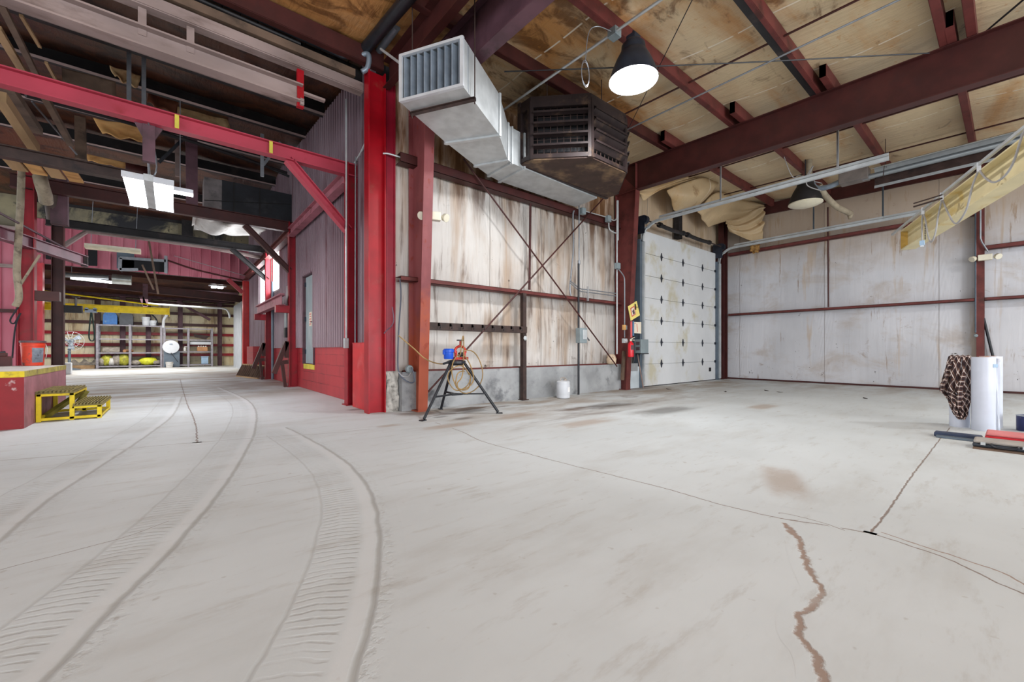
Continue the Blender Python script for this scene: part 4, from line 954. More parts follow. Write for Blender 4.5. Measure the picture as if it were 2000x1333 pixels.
# conduits on the wall near the extinguisher column
m = MB(); m.tube(curve([(6.161, 5.54, 3.655), (6.131, 5.54, 3.517), (6.146, 5.54, 2.961), (6.086, 5.54, 2.446), (6.042, 5.54, 2.119), (6.071, 5.54, 1.96)]), .016, 8); one(m, 'conduit_run', COND, 'bent grey conduit falling beside the black riser pipe', 'conduit', smooth=True)
for dv, lab in ((0, 'upper of two conduits running to the extinguisher column'), (9, 'lower of two conduits running to the extinguisher column')):
    m = MB(); 
    if dv == 0: m.tube(curve([(6.035, 5.52, 2.246), (6.184, 5.52, 2.181), (6.321, 5.52, 2.122), (6.54, 5.52, 2.122)], 5)[:-1] + [V((6.54, 5.52, 2.122)), V((7.552, 5.52, 2.126))], .011, 8)
    else: m.tube(curve([(6.035, 5.52, 2.206), (6.184, 5.52, 2.13), (6.321, 5.52, 2.071), (6.54, 5.52, 2.07)], 5)[:-1] + [V((6.54, 5.52, 2.07)), V((7.552, 5.52, 2.069))], .011, 8)
    one(m, 'conduit_run', COND, lab, 'conduit', smooth=True)
m = MB(); m.bar((6.544, 5.51, 2.184), (6.544, 5.51, 1.892), .04, .02, (1,0,0)); one(m, 'strut_bracket', ALU, 'short perforated metal bracket clamping the two conduits', 'bracket')
m = MB(); m.cyl((7.507, 5.5, 4.156), (7.507, 5.5, 0.799), .016, 8); m.cyl((7.543, 5.5, 4.165), (7.543, 5.5, 3.29), .014, 8); one(m, 'conduit_run', GALV, 'pale upright conduit beside the extinguisher column', 'conduit', smooth=True)
for (u, lab) in (((6.375, 5.5, 3.68), 'grey box on the high girt over the riser pipe'), ((7.175, 5.48, 3.682), 'grey conduit fitting on the high girt near the extinguisher column'), ((7.47, 5.46, 2.713), 'grey conduit box halfway up the pale upright conduit')):
    m = MB(); m.cbox(u, (.11,.09,.13)); one(m, 'conduit_box', BOXG, 'small ' + lab, 'electrical box', bev=.008)
m = MB(); m.tube(curve([(7.166, 5.46, 3.588), (7.184, 5.46, 3.472), (7.29, 5.46, 3.425), (7.452, 5.46, 3.422)]), .013, 8); m.tube(curve([(6.469, 5.5, 3.7), (7.131, 5.5, 3.721)], 3), .01, 8); m.tube(curve([(7.219, 5.46, 3.686), (7.344, 5.46, 3.678), (7.434, 5.46, 3.74), (7.452, 5.46, 3.877)]), .011, 8); one(m, 'conduit_run', GALV, 'curled pale conduit on the high girt near the extinguisher column', 'conduit', smooth=True)
# things on the extinguisher column
yx = 5.36
m = MB(); m.tube(curve([(7.434, 5.42, 2.647), (7.544, 5.42, 2.582), (7.655, 5.42, 2.483), (7.674, 5.42, 2.328)], 5)[:-1] + [V((7.674, 5.42, 2.328)), V((7.674, 5.42, 1.159))], .013, 8); one(m, 'conduit_run', COND, 'thin grey conduit running down the face of the extinguisher column', 'conduit', smooth=True)
m = MB(); p = V((7.646, 5.4, 1.09)); m.cbox(p, (.11,.07,.10)); m.lathe(p-V((0,.035,0)), [(.045,0),(.04,-.02),(.001,-.025)], 14, ax=(0,1,0)); one(m, 'power_outlet', GALV, 'round-faced grey outlet on the extinguisher column', 'outlet', bev=.005)
m = MB(); p = V((7.599, 5.38, 1.379)); m.cbox(p, (.07,.05,.11)); m.cbox(p+V((.06,0,0)), (.04,.05,.09), 1); one(m, 'push_button', [OSB, BOXG], 'small orange push-button box above the round-faced outlet', 'button')
# yellow card, papers, extinguisher, operator box
n = V((-.35,-1,0)).normalized()
def card(pts, mat, name, label, cat, th=.004):
    T = thing(name, label, cat, pts[0]); m = MB(); m.poly(pts, (0,.005,0)); m.build('sheet', mat, T); return T
P = [(7.668, 5.33, 1.837), (7.995, 5.33, 1.984), (8.124, 5.33, 1.671), (7.772, 5.33, 1.529)]
T = card(P, PAPERY, 'pinned_card', 'tilted yellow card with a red-edged picture pinned on the extinguisher column', 'card')
a, b, c_, d = [V(p) for p in P]
q = lambda s, t: a + (b-a)*s + (d-a)*t + V((0,-.006,0))
m = MB(); m.poly([q(.18,.2), q(.62,.2), q(.62,.8), q(.18,.8)], (0,.003,0)); m.build('picture_border', INKR, T)
m = MB(); m.poly([q(.24,.27)+V((0,-.002,0)), q(.56,.27)+V((0,-.002,0)), q(.56,.73)+V((0,-.002,0)), q(.24,.73)+V((0,-.002,0))], (0,.003,0)); m.build('picture', PAPERW, T)
m = MB(); m.poly([q(.30,.45)+V((0,-.004,0)), q(.5,.38)+V((0,-.004,0)), q(.54,.7)+V((0,-.004,0)), q(.36,.72)+V((0,-.004,0))], (0,.003,0)); m.build('picture_figure', INK, T)
m = MB(); m.bar(q(.72,.12)+V((0,-.01,0)), q(.66,.5)+V((0,-.01,0)), .02, .02); m.bar(q(.66,.3)+V((0,-.012,0)), q(.92,.42)+V((0,-.012,0)), .012, .012); m.build('clip', BROWNS, T)
P = [(7.912, 5.36, 1.514), (8.22, 5.36, 1.522), (8.22, 5.36, 1.26), (7.942, 5.36, 1.265)]
T = card(P, PAPERW, 'pinned_paper', 'small pale paper sheet pinned under the yellow card', 'paper'); a, b, c_, d = [V(p) for p in P]
m = MB(); m.bar(q(.4,.15), q(.42,.9), .012, .003, (0,1,0)); m.cbox(q(.18,.12), (.02,.01,.02)); m.build('crease_and_pin', INKR, T)
e = V((7.699, 5.28, 0.733))
T = thing('fire_extinguisher', 'red fire extinguisher hanging on the column by the overhead door', 'fire extinguisher', e)
m = MB(); m.lathe(e, [(.045,0),(.062,.008),(.064,.03),(.064,.26),(.055,.30),(.03,.325),(.022,.33),(.022,.35),(.001,.352)], 22); m.build('cylinder', FIRE, T, smooth=True)
m = MB(); m.grid(6, 1, lambda a_, b_: (e.x+.0655*math.sin(-.9+1.4*a_), e.y-.0655*math.cos(-.9+1.4*a_), e.z+.16+.10*b_)); m.build('label_panel', INK, T)
m = MB(); m.cyl(e+V((0,0,.34)), e+V((0,0,.39)), .02); m.bar(e+V((-.02,0,.39)), e+V((.09,-.03,.43)), .02, .012); m.bar(e+V((-.02,0,.375)), e+V((.09,-.03,.37)), .02, .01); m.build('valve_handle', PAPERW, T)
m = MB(); m.tube(curve([e+V((.03,-.02,.36)), e+V((.08,-.04,.30)), e+V((.085,-.04,.1)), e+V((.06,-.04,-.05)), e+V((.05,-.03,-.12))]), .011, 8); m.build('hose', BLACK, T, smooth=True)
m = MB(); m.cbox(e+V((.02,-.05,.62)), (.05,.01,.32), 0); m.cbox(e+V((-.04,-.04,.6)), (.05,.01,.35), 1); one(m, 'inspection_tag', [paint('blue_tag',(70,110,140),.5), INKR], 'blue and red strip tags hanging above the fire extinguisher', 'tag')
b0 = V((8.302, 5.42, 0.97))
T = thing('door_operator_box', 'grey steel control box at chest height beside the overhead door track', 'control box', b0)
m = MB(); m.cbox(b0+V((0,.02,0)), (.30,.24,.32)); m.build('body', BOXG, T, bev=.01)
m = MB(); m.cbox(b0+V((0,.02,-.165)), (.31,.25,.02)); m.build('base_strip', BLACK, T)
for dz in (.07, -.05):
    m = MB(); m.cbox(b0+V((-.155,-.02,dz)), (.012,.09,.07)); m.build('push_button', INK, T)
m = MB(); m.bar((7.70,5.50,.22), (7.765,5.50,.86), .10, .03, (0,1,0)); one(m, 'wood_plank', WOODD, 'short brown plank leaning on the foot of the extinguisher column', 'plank')
m = MB(); m.cyl((8.432, 5.444, 0.01), (8.281, 5.5, 0.794), .014, 8); one(m, 'broom_pole', paint('weathered_pole',(140,118,110),.7), 'thin brown pole leaning under the grey control box', 'pole')
m = MB(); m.box((8.06,5.58,0), (8.47,5.75,.5), 0); m.box((8.10,5.57,.40), (8.40,5.6,.58), 1); one(m, 'jamb_block', [paint('white_block',(196,206,212),.7,0,.08,4), STEM], 'white painted concrete block at the foot of the door jamb', 'block')
# small items along the stem wall
m = MB(); p = V((7.44, 5.6, 0.574)); m.lathe(p, [(.07,0),(.10,.02),(.11,.12),(.08,.2),(.05,.22),(.001,.22)], 12); one(m, 'tan_sack', paint('tan_sack',(206,184,158),.85,0,.2,9,(120,96,74),.5,9,bump=.4), 'small crumpled tan sack on the stem wall beside the extinguisher column', 'sack', smooth=True)
T = thing('cord_reel_outlet', 'round grey outlet with loose cables left of the rusty column foot'.replace('left of','beside'), 'outlet', (2.664, 5.62, 0.608))
p = V((2.663, 5.6, 0.616)); m = MB(); m.lathe(p, [(.001,0),(.055,0),(.062,-.02),(.05,-.05),(.001,-.055)], 18, ax=(0,1,0)); m.build('cover', BOXG, T, smooth=True)
m = MB(); m.tube(curve([(2.528, 5.6, 1.915), (2.544, 5.6, 1.659), (2.513, 5.6, 1.216), (2.497, 5.6, 0.775), (2.504, 5.58, 0.571), (2.576, 5.55, 0.467), (2.647, 5.5, 0.422), (2.678, 5.45, 0.445), (2.67, 5.45, 0.556), (2.655, 5.5, 0.642)]), .01, 6); m.build('cable', paint('slate_cable',(84,90,104),.5), T, smooth=True)
m = MB(); m.tube(curve([(2.496, 5.58, 0.578), (2.557, 5.56, 0.511), (2.639, 5.55, 0.515), (2.676, 5.56, 0.565)]), .008, 6); m.build('cable', GREYC, T, smooth=True)
m = MB(); m.tube(curve([(2.319, 5.7, 3.691), (2.371, 5.68, 3.699), (2.454, 5.66, 3.695), (2.618, 5.64, 3.685), (2.713, 5.62, 3.675)]), .012, 8); one(m, 'conduit_run', GALV, 'short pale conduit between the bright red and rusty columns', 'conduit', smooth=True)
m = MB(); m.tube(curve([(2.349, 5.451, 1.487), (2.365, 5.437, 1.31), (2.338, 5.46, 1.218), (2.294, 5.496, 1.169), (2.261, 5.523, 1.119)]), .008, 6); one(m, 'loose_cable', paint('dull_plum_cable',(96,70,86),.5), 'short dark cable curving over the crimson column above the broken pier', 'cable', smooth=True)
# ---- rolls, shirt and cases on the floor of the bay
rr = V((.7716,-.6361,0)); ff = V((.6361,.7716,0))
def roll(c, r, h, label, r2=None):
    T = thing('film_roll', label, 'roll', c, 'white rolls on the floor')
    m = MB(); m.lathe(c, [(r*.97,0),(r,.01),(r*1.0,h*.5),(r,h-.008),(r*.98,h),(.04,h),(.04,h-.1)], 32, cap=False); m.build('wrapped_roll', WRAP, T, smooth=True)
    m = MB(); m.lathe(c, [(.042,.01),(.042,h+.005),(.035,h+.005),(.035,.01)], 16, cap=False); m.build('core_tube', CARD, T, smooth=True)
    return T
RC1 = (6.982, 0.206, -0.03)[:2] + (0,); RC2 = (7.099, 0.395, -0.027)[:2] + (0,); RC3 = (7.35, 0.162, -0.065)[:2] + (0,)
T = roll(RC1, .095, .815, 'tall white film roll standing in front of the end wall post')
m = MB(); p = V((RC1[0],RC1[1],.72)) - ff*.0965 + rr*.02; m.cbox(p, (.05,.003,.035), 0, math.atan2(rr.y, rr.x)); m.build('sticker', LBLUE, T)
m = MB(); p0 = V(RC1) - ff*.085 + rr*.05; m.grid(4, 12, lambda a, b: p0 + rr*(.035*a) - ff*(.01*math.sin(6*b+3*a)) + V((0,0,.01+.79*b))); m.build('loose_film', WRAP, T, smooth='all', solid=.003)
roll(RC3, .092, .82, 'white film roll half hidden behind the tall front roll')
roll(RC2, .084, .80, 'shorter white roll under the plaid shirt')
# plaid shirt
t = NT('brown_plaid_flannel'); uvn = t.n('ShaderNodeUVMap'); us = t.n('ShaderNodeSeparateXYZ'); t.link(uvn.outputs[0], us.inputs[0])
def band(s, per, w, off=0):
    fr = t.math('FRACT', t.math('ADD', t.math('DIVIDE', s, per), off)); return t.ss(t.math('ABSOLUTE', t.math('SUBTRACT', fr, .5)), w/per, w/per*1.4, 1, 0)
k = lin(74,44,40)
for s in (us.outputs[0], us.outputs[1]):
    k = t.mix(t.math('MULTIPLY', band(s, .065, .010, .5), .7), k, lin(40,28,34))
    k = t.mix(t.math('MULTIPLY', band(s, .065, .0036), .85), k, lin(232,216,208))
    k = t.mix(t.math('MULTIPLY', band(s, .065, .0025, .25), .5), k, lin(150,112,92))
PLAID = t.out(k, .9, 0, t.noise(60), .2, .003)
rows = [(.83,-.10,.125),(.815,-.125,.13),(.70,-.155,.13),(.56,-.195,.13),(.42,-.235,.13),(.37,-.18,.13),(.30,-.13,.125),(.21,-.10,.10),(.15,-.07,.09),(.10,-.02,.055)]
bc = V(RC2); vd = V((bc.x,bc.y,0)).normalized(); ff = vd; rr = V((vd.y,-vd.x,0)); KS = .70
def shirt(a, b):
    i = min(int(b*(len(rows)-1)), len(rows)-2); f_ = b*(len(rows)-1) - i
    z, l, r = [rows[i][k] + (rows[i+1][k]-rows[i][k])*f_ for k in range(3)]
    s = (l + (r-l)*a)*KS; base = math.sqrt(max(0, .086**2 - s*s)) if abs(s) < .086 else 0
    fold = .022*math.sin(a*17 + b*4)*(.3+b) + .012*math.sin(a*31-b*9)
    dep = base*.96 + .014 + fold*(1 if b > .12 else .2) + .02*b
    if b < .06: dep *= b/.06*.9 + .1
    return bc + rr*s - ff*dep + V((0,0,z + .006*math.sin(a*23)))
T = thing('plaid_shirt', 'brown and white plaid flannel shirt draped over the shorter white roll', 'shirt', (6.96,.42,.1))
m = MB(); NU, NV = 44, 50
m.grid(NU, NV, shirt)
for fi in range(len(m.f)):
    i, j = fi % NU, fi // NU
    m.uv[fi] = [((x_/NU)*.42*.8 + (y_/NV)*.75*.6, (y_/NV)*.75*.8 - (x_/NU)*.42*.6) for x_, y_ in ((i,j),(i+1,j),(i+1,j+1),(i,j+1))]
m.build('body', PLAID, T, smooth='all', solid=.006)
m = MB(); NU2, NV2 = 10, 30
def sleeve(a, b): 
    s = (-.10 - .15*b*.9 + .05*a + .01*math.sin(b*14))*KS; return bc + rr*s - ff*(.04 + .03*math.sin(a*PI) + .02*math.sin(b*11)) + V((0,0,.80 - .40*b))
m.grid(NU2, NV2, sleeve)
for fi in range(len(m.f)):
    i, j = fi % NU2, fi // NU2
    m.uv[fi] = [(x_/NU2*.12, y_/NV2*.45) for x_, y_ in ((i,j),(i+1,j),(i+1,j+1),(i,j+1))]
m.build('sleeve', PLAID, T, smooth='all', solid=.008)
m = MB(); NU2, NV2 = 8, 30
def cuff(a, b):
    return bc + rr*(.02 - .05*math.sin(b*2) + .055*a)*KS - ff*(.125 + .03*math.sin(a*PI) + .012*math.sin(b*13)) + V((0,0,.62 - .40*b))
m.grid(NU2, NV2, cuff)
for fi in range(len(m.f)):
    i, j = fi % NU2, fi // NU2
    m.uv[fi] = [(x_/NU2*.10, y_/NV2*.45) for x_, y_ in ((i,j),(i+1,j),(i+1,j+1),(i,j+1))]
m.build('sleeve', PLAID, T, smooth='all', solid=.008)
# cases
m = MB(); m.box((5.60,-.75,0), (5.98,.23,.012)); one(m, 'hardboard_sheet', WOODD, 'thin brown board on the floor under the charcoal tool case', 'board')
T = thing('tool_case', 'charcoal tool case with handle lying on the brown board', 'case', (5.78,.05,.013))
m = MB(); m.box((5.66,-.15,.013), (5.88,.235,.045)); m.build('base', CASE, T, bev=.012)
m = MB(); m.box((5.665,-.145,.045), (5.875,.23,.078)); m.build('lid', CASET, T, bev=.016)
m = MB(); m.tube(curve([(5.66,-.03,.05),(5.63,-.03,.045),(5.63,.0,.03),(5.63,.09,.03),(5.63,.12,.045),(5.66,.12,.05)], 4), .008, 8); m.build('handle', BLACK, T, smooth=True)
for y in (-.07, .17):
    m = MB(); m.box((5.653,y-.015,.035),(5.665,y+.015,.06)); m.build('latch', GALV, T)
T = thing('tool_case', 'red tool case lying flat behind the charcoal case', 'case', (6.2,-.1,0))
m = MB(); m.box((6.0,-.55,0), (6.32,.17,.075)); m.build('base', REDC, T, bev=.012)
m = MB(); m.box((6.005,-.545,.075), (6.315,.165,.10)); m.build('lid', paint('dusty_red_lid',(206,120,120),.6,0,.1,6), T, bev=.014)
m = MB(); m.box((5.99,-.2,.04),(6.002,-.1,.08)); m.build('latch', OSB, T)
m = MB(); m.box((6.10,.19,0), (6.24,.52,.045)); one(m, 'level_case', NAVY, 'slim navy case beside the red tool case', 'case', bev=.01)
m = MB(); m.box((6.02,.24,0), (6.09,.50,.022)); one(m, 'folding_rule', BLUEG, 'flat blue-grey strip tool on the floor beside the slim navy case', 'tool', bev=.004)
c = (7.289, -0.112, 0.008)[:2] + (0,)
T = thing('paint_tin', 'dented dark blue tin on the floor beyond the red tool case', 'tin', c)
m = MB(); m.lathe(c, [(.085,0),(.088,.004),(.088,.165),(.085,.17),(.08,.165),(.001,.16)], 24); m.build('body', BLUEC, T, smooth=True)
m = MB(); m.lathe((c[0],c[1],.16), [(.083,0),(.09,.004),(.09,.014),(.083,.016)], 24, cap=False); m.build('rim', GALV, T)

for x, y, a in ((9.048, 3.868)+(.3,), (9.958, 3.398)+(1.2,), (9.817, 3.099)+(2.2,), (9.798, 1.716)+(.8,), (8.64, 4.93)+(1.9,)):
    m = MB(); d = V((math.cos(a),math.sin(a),0))*.06; n_ = V((-d.y,d.x,0))*.4; c = V((x,y,.004))
    m.poly([c-d, c-d*.3-n_, c+d*.5-n_*.8, c+d+V((0,0,.012)), c+d*.4+n_, c-d*.4+n_*.9], (0,0,.004)); one(m, 'floor_scrap', BROWNS, 'small dark dry scrap lying on the floor before the end wall', 'scrap', 'dry scraps on the bay floor')
c = V((6.068, 0.401, -0.0))
m = MB(); m.grid(6, 4, lambda a, b: c + V((.07*(a-.5), .05*(b-.5), .012 + .010*math.sin(9*a+5*b)))); one(m, 'paper_scrap', paint('pinkish_scrap', (206,180,166), .8), 'tiny crumpled pinkish paper on the floor near the plaid shirt', 'scrap', smooth='all', solid=.003)

# conduits on the end wall post carries its outlet and light
m = MB(); m.cyl((13.05, 0.492, 3.84), (13.05, 0.492, 1.255), .018, 8); one(m, 'conduit_run', BLUEG, 'blue-grey upright conduit beside the end wall post', 'conduit', smooth=True)
c = V((13.03, 0.491, 1.19)); m = MB(); m.lathe(c, [(.001,0),(.032,0),(.034,-.03),(.02,-.045),(.001,-.045)], 14, ax=(1,0,0)); one(m, 'power_outlet', BOXG, 'small round outlet at the bottom of the conduit beside the end wall post', 'outlet', smooth=True)
m = MB(); m.tube([V((12.98, 0.425, 3.967)), V((12.98, 0.425, 3.211)), V((12.98, 0.404, 3.122)), V((12.98, 0.32, 2.915))], .014, 8); one(m, 'conduit_run', COND, 'pale conduit bending down to the emergency light on the end wall post', 'conduit', smooth=True)

# ------------------------------------------------------------------ loading platform and yellow steps
PLATR = paint('platform_red', (136,14,24), .5, 0, .15, 3, (196,170,170), .12, 9)
PLATP = paint('platform_pinkish_red', (156,104,112), .6, 0, .2, 3, (120,74,84), .45, 2.2)  # paler, pinkish red for the platform's side face
PLATT = paint('platform_concrete', (176,170,166), .75, 0, .12, 3, (140,132,126), .4, 4)
T = thing('loading_platform', 'waist-high red concrete platform with yellow edge band beside the yellow steps', 'platform', (-3,8.3,0))
m = MB(); m.box((-6.5,7.16,0), (-1.3,9.55,.655), 2)
m.box((-6.5,7.155,0), (-1.298,7.17,.585), 0); m.box((-1.302,7.156,0), (-1.296,9.55,.585), 1); m.build('block', [PLATR, PLATP, PLATT], T)
m = MB(); m.box((-6.5,7.150,.585), (-1.294,7.17,.652), 0); m.box((-1.304,7.152,.585), (-1.292,9.55,.652), 1); m.build('edge_band', [YEL, YELD], T)
T = thing('step_stool', 'yellow two-tread steel steps against the side of the red platform', 'steps', (-1.0,8.15,0))
yA, yB = 7.66, 8.62
m = MB()
for y in (yA, yB):
    for x, h in ((-1.27,.345), (-.985,.345), (-.735,.17)):
        m.box((x-.022,y-.02,0), (x+.022,y+.02,h))
    m.box((-1.29,y-.02,.315), (-.965,y+.02,.345)); m.box((-.985,y-.02,.145), (-.715,y+.02,.172)); m.box((-1.25,y-.02,.012), (-.72,y+.02,.045))
for x, z in ((-1.27,.315), (-.985,.315), (-.735,.145), (-.735,.012), (-1.27,.03)): m.box((x-.018,yA,z), (x+.018,yB,z+.03))
m.build('frame', YEL, T, bev=.003)
for nm, x0, x1, z in (('upper_tread',-1.295,-.965,.345), ('lower_tread',-.975,-.70,.172)):
    m = MB(); n = 9
    m.box((x0,yA-.03,z), (x1,yB+.03,z+.012))
    for k in range(n):
        a = x0 + (x1-x0)*k/n; m.box((a+.004,yA-.045,z+.01), (a+(x1-x0)/n*.62,yB+.04,z+.036))
    m.build(nm, paint('trodden_tread_grating', (124,112,62), .6, 0, .25, 7, (70,62,50), .55, 8), T)
m = MB(); m.bar((-1.25,7.9,.04), (-1.0,8.5,.29), .06, .05); m.bar((-1.1,8.5,.02), (-.95,8.55,.30), .05, .05); m.build('brace', paint('grimy_yellow',(120,112,40),.7,0,.3,8), T)
c = (-1.61,9.36,.655)
T = thing('bucket', 'red-orange plastic bucket with a grey worn label on the platform', 'bucket', c)
m = MB(); m.lathe(c, [(.095,0),(.108,.005),(.124,.30),(.130,.30),(.130,.312),(.125,.314),(.128,.345),(.134,.347),(.134,.375),(.126,.375),(.110,.1),(.001,.02)], 30, cap=False); m.build('pail', ORANGE, T, smooth=True)
m = MB(); m.lathe((c[0],c[1],c[2]+.345), [(.129,0),(.137,.002),(.137,.03),(.129,.032)], 30, cap=False); m.build('rim', paint('grimy_rim',(86,66,70),.6), T)
m = MB(); m.grid(10, 2, lambda a, b: (c[0]+(.1235-.012*(1-b))*math.sin(.1+1.15*a), c[1]-(.1235-.012*(1-b))*math.cos(.1+1.15*a), c[2]+.05+.22*b)); m.build('label_patch', paint('worn_grey_label',(112,120,132),.6,0,.25,9,(60,62,70),.4,9), T)
m = MB(); m.tube(curve([(c[0]+.13,c[1],c[2]+.32),(c[0]+.15,c[1]-.03,c[2]+.25),(c[0]+.14,c[1]-.05,c[2]+.12)],4), .004, 6); m.build('bail', GALV, T)
m = MB(); m.box((-1.96,9.30,.655),(-1.82,9.42,.80)); m.box((-1.94,9.32,.80),(-1.86,9.40,.85)); one(m, 'pedal_box', DRED, 'small dark red box on the platform beside the bucket', 'box', bev=.006)
m = MB(); m.tube(curve([(-2.05,9.42,.66),(-2.02,9.4,.75),(-1.95,9.36,.84),(-1.88,9.38,.86)],5), .018, 8); one(m, 'black_hose', BLACK, 'black hose hooked onto the small dark red box', 'hose', smooth=True)
# cream bin seen past the platform corner
p = V((-2.9, 21.576, 0.0)); m = MB(); m.box((p.x-.14,p.y,0), (p.x+.1,p.y+.25,.42)); one(m, 'white_bin', WHITEP, 'white plastic bin on the floor just past the platform corner', 'bin', bev=.02)
# slatted rack leaning at the foot of the posts
T = thing('slatted_rack', 'brown slatted timber rack leaning on edge at the foot of the passage posts', 'rack', (1.85,15.0,0))
a, b = V((1.66,16.4,0)), V((2.02,14.55,0)); lean = V((.18,.05,.40)); d = (b-a)
m = MB(); m.bar(a+V((0,0,.02)), b+V((0,0,.02)), .05, .04, mi=0); m.bar(a+lean, b+lean, .05, .04, mi=0); m.build('rail', WOOD, T)
for k in range(12):
    m = MB(); p = a + d*(.02 + .96*k/11); m.bar(p+V((0,0,.02)), p+lean, .06, .025, (0,1,0)); m.build('slat', WOODD, T)
m = MB(); m.box((2.02,15.6,0), (2.35,17.0,1.0)); one(m, 'concrete_stub', BLOCK, 'low red block pier beyond the slatted rack', 'pier')
# electrical gear on the passage wall between the second and third frames
m = MB(); m.box((2.2,11.5,1.45), (2.36,11.75,1.85)); m.box((2.24,11.55,1.85),(2.32,11.7,2.5), 1); m.box((2.18,11.52,1.2),(2.36,11.7,1.44), 2); one(m, 'electrical_panel', [BOXG, GALV, BLACK], 'stacked electrical boxes on the passage wall behind the second frame column', 'electrical box')
m = MB(); m.cyl((2.3,13.9,.02), (2.3,13.9,2.9), .04, 10); one(m, 'riser_pipe', BLUEG, 'pale blue-grey riser pipe on the passage wall by the bright windows', 'pipe')
# front frame: conduit with box, white pipes, cable
m = MB(); m.cyl((2.15,6.77,.95), (2.15,6.77,4.9), .014, 8); one(m, 'conduit_run', GALV, 'pale upright conduit fixed to the front portal column', 'conduit', smooth=True)
m = MB(); m.cbox((2.14,6.75,1.0), (.07,.06,.16)); one(m, 'conduit_box', GALV, 'small grey box at the bottom of the conduit on the front portal column', 'electrical box', bev=.008)
m = MB(); m.cyl((2.27,6.72,.02), (2.28,6.72,4.0), .012, 8); one(m, 'cable_drop', COND, 'thin grey cable dropping between the front portal column and the red guard box', 'cable')
m = MB(); m.tube(curve([(2.33,6.9,3.98),(2.33,6.6,4.05),(2.3,6.2,4.15),(2.25,6.0,4.17),(2.2,5.9,4.17)], 5), .018, 8); one(m, 'bent_pipe', GALV, 'bent pale pipe between the front portal column and the bright red column', 'pipe', smooth=True)
# ---- overhead in the passage
T = thing('monorail_beam', 'sooty cream monorail beam hung on three straps across the passage mouth', 'monorail', (-2,6.05,4.2))
m = MB(); m.ibeam((-6,6.0,4.27), (1.33,6.0,4.27), .17, .23, .02, .012); m.box((1.30,5.93,4.12),(1.345,6.0,4.20)); m.build('beam', GREYB, T)
for u, w_ in ((278,.05),(372,.05)):
    pass
for x in (-0.247, 0.165):
    m = MB(); m.box((x-.035,5.985,4.3), (x+.035,5.995,4.70)); m.build('strap', GREYB, T)
m = MB(); m.box((1.27,5.97,4.10), (1.35,6.03,4.72)); m.build('end_strap', BRED, T, label='red end strap')
m = MB(); m.chan((-6,5.93,4.68), (2.12,5.93,4.66), -.12, .14, .012); m.box((1.35,5.98,4.3),(1.62,6.04,4.33)); one(m, 'lintel_beam', GREYB, 'sooty cream lintel beam ending at the bright red column top', 'beam')
m = MB(); m.box((-6,5.90,4.76), (2.0,5.97,4.86)); one(m, 'timber_plate', WOODD, 'dirty timber plate lying along the lintel beam', 'timber')
T = thing('fascia_pipe', 'black insulated pipe running along the fascia to the corner elbow', 'pipe', (0,5.9,4.95))
m = MB(); m.tube([(-6,5.88,5.07),(1.65,5.88,4.96),(1.8,5.86,4.94),(2.02,5.8,4.99)], .045, 10); m.build('long_run', BLACK, T, smooth=True)
m = MB(); m.tube(curve([(2.02,5.8,4.99),(2.1,5.72,5.02),(2.12,5.7,4.95),(2.10,5.72,4.82),(2.04,5.75,4.76)], 5), .035, 10); m.build('elbow', GALVD, T, smooth=True)
m = MB(); m.tube([(-6,5.93,4.98),(1.3,5.93,4.90)], .022, 8); m.build('small_run', SOOT, T, smooth=True)
m = MB(); m.cyl((2.093, 6.05, 5.151), (2.111, 4.221, 4.941), .075, 14); m.cyl((2.281, 5.831, 5.167), (2.272, 5.126, 5.128), .05, 10, 1); one(m, 'vent_pipe', [BLACK, GALVD], 'thick dark pipe slanting up from the bright red column toward the roof', 'pipe', smooth=True)
m = MB(); m.cyl((2.111, 5.258, 4.833), (2.094, 4.624, 4.298), .016, 8); one(m, 'stay_rod', GALV, 'short pale rod reaching the corner of the metal duct outlet', 'rod')
# passage purlins
for y, lab, mat in ((8.69,'first black purlin behind the monorail beam',SOOT), (10.18,'second black purlin behind the monorail beam',SOOT), (13.67,'black purlin over the third portal frame',SOOT), (12.2,'black purlin at the ridge of the passage roof',SOOT), (16.2,'black purlin beyond the third portal frame',SOOT)):
    zt = zk(y) - .02 if y < 12.5 else zk(y)-.03
    zb = {8.69:5.54, 10.18:5.69, 13.67:5.68}.get(y, zt-.24)
    m = MB(); m.chan((-6,y,zb+.13), (2.34,y,zb+.13), -.09, .26, .008, (0,0,1), 0, .02); m.box((-6,y-.095,zb-.004),(2.34,y-.0,zb), 1)
    one(m, 'roof_purlin', [mat, GREYB], lab, 'purlin', 'roof purlins of the passage')
# passage wall corner trim and light conduit
# twin fluorescent fixture over the passage
T = thing('fluorescent_fixture', 'bright twin-panel tube light hanging under the front portal beam', 'ceiling light', (.0,6.9,3.2))
q0, q1, q2, q3 = [V(p) for p in ((-0.491, 7.429, 3.2), (0.019, 7.332, 3.2), (0.009, 8.729, 3.2), (-0.508, 8.848, 3.2))]
LX0, LX1, LY0, LY1 = min(q0.x,q3.x), max(q1.x,q2.x), q0.y, q3.y
GLOW = emit('lit_tube', (1,1,1,1), 16)
mid = (LX0+LX1)/2
m = MB(); m.box((mid-.05,LY0,3.18), (mid+.05,LY1,3.27)); m.build('spine', GALV, T)
for a, b in ((LX0,mid-.055), (mid+.055,LX1)):
    m = MB(); m.box((a,LY0,3.225), (b,LY1,3.24)); m.box((a-.005,LY0-.01,3.17),(b+.005,LY0,3.25)); m.box((a-.005,LY1,3.17),(b+.005,LY1+.01,3.25)); m.build('reflector_pan', WHITEP, T)
    for k in range(4):
        x = a + (b-a)*(k+.5)/4; m = MB(); m.cyl((x,LY0+.01,3.195), (x,LY1-.01,3.195), .022, 10); m.build('tube', GLOW, T, smooth=True)
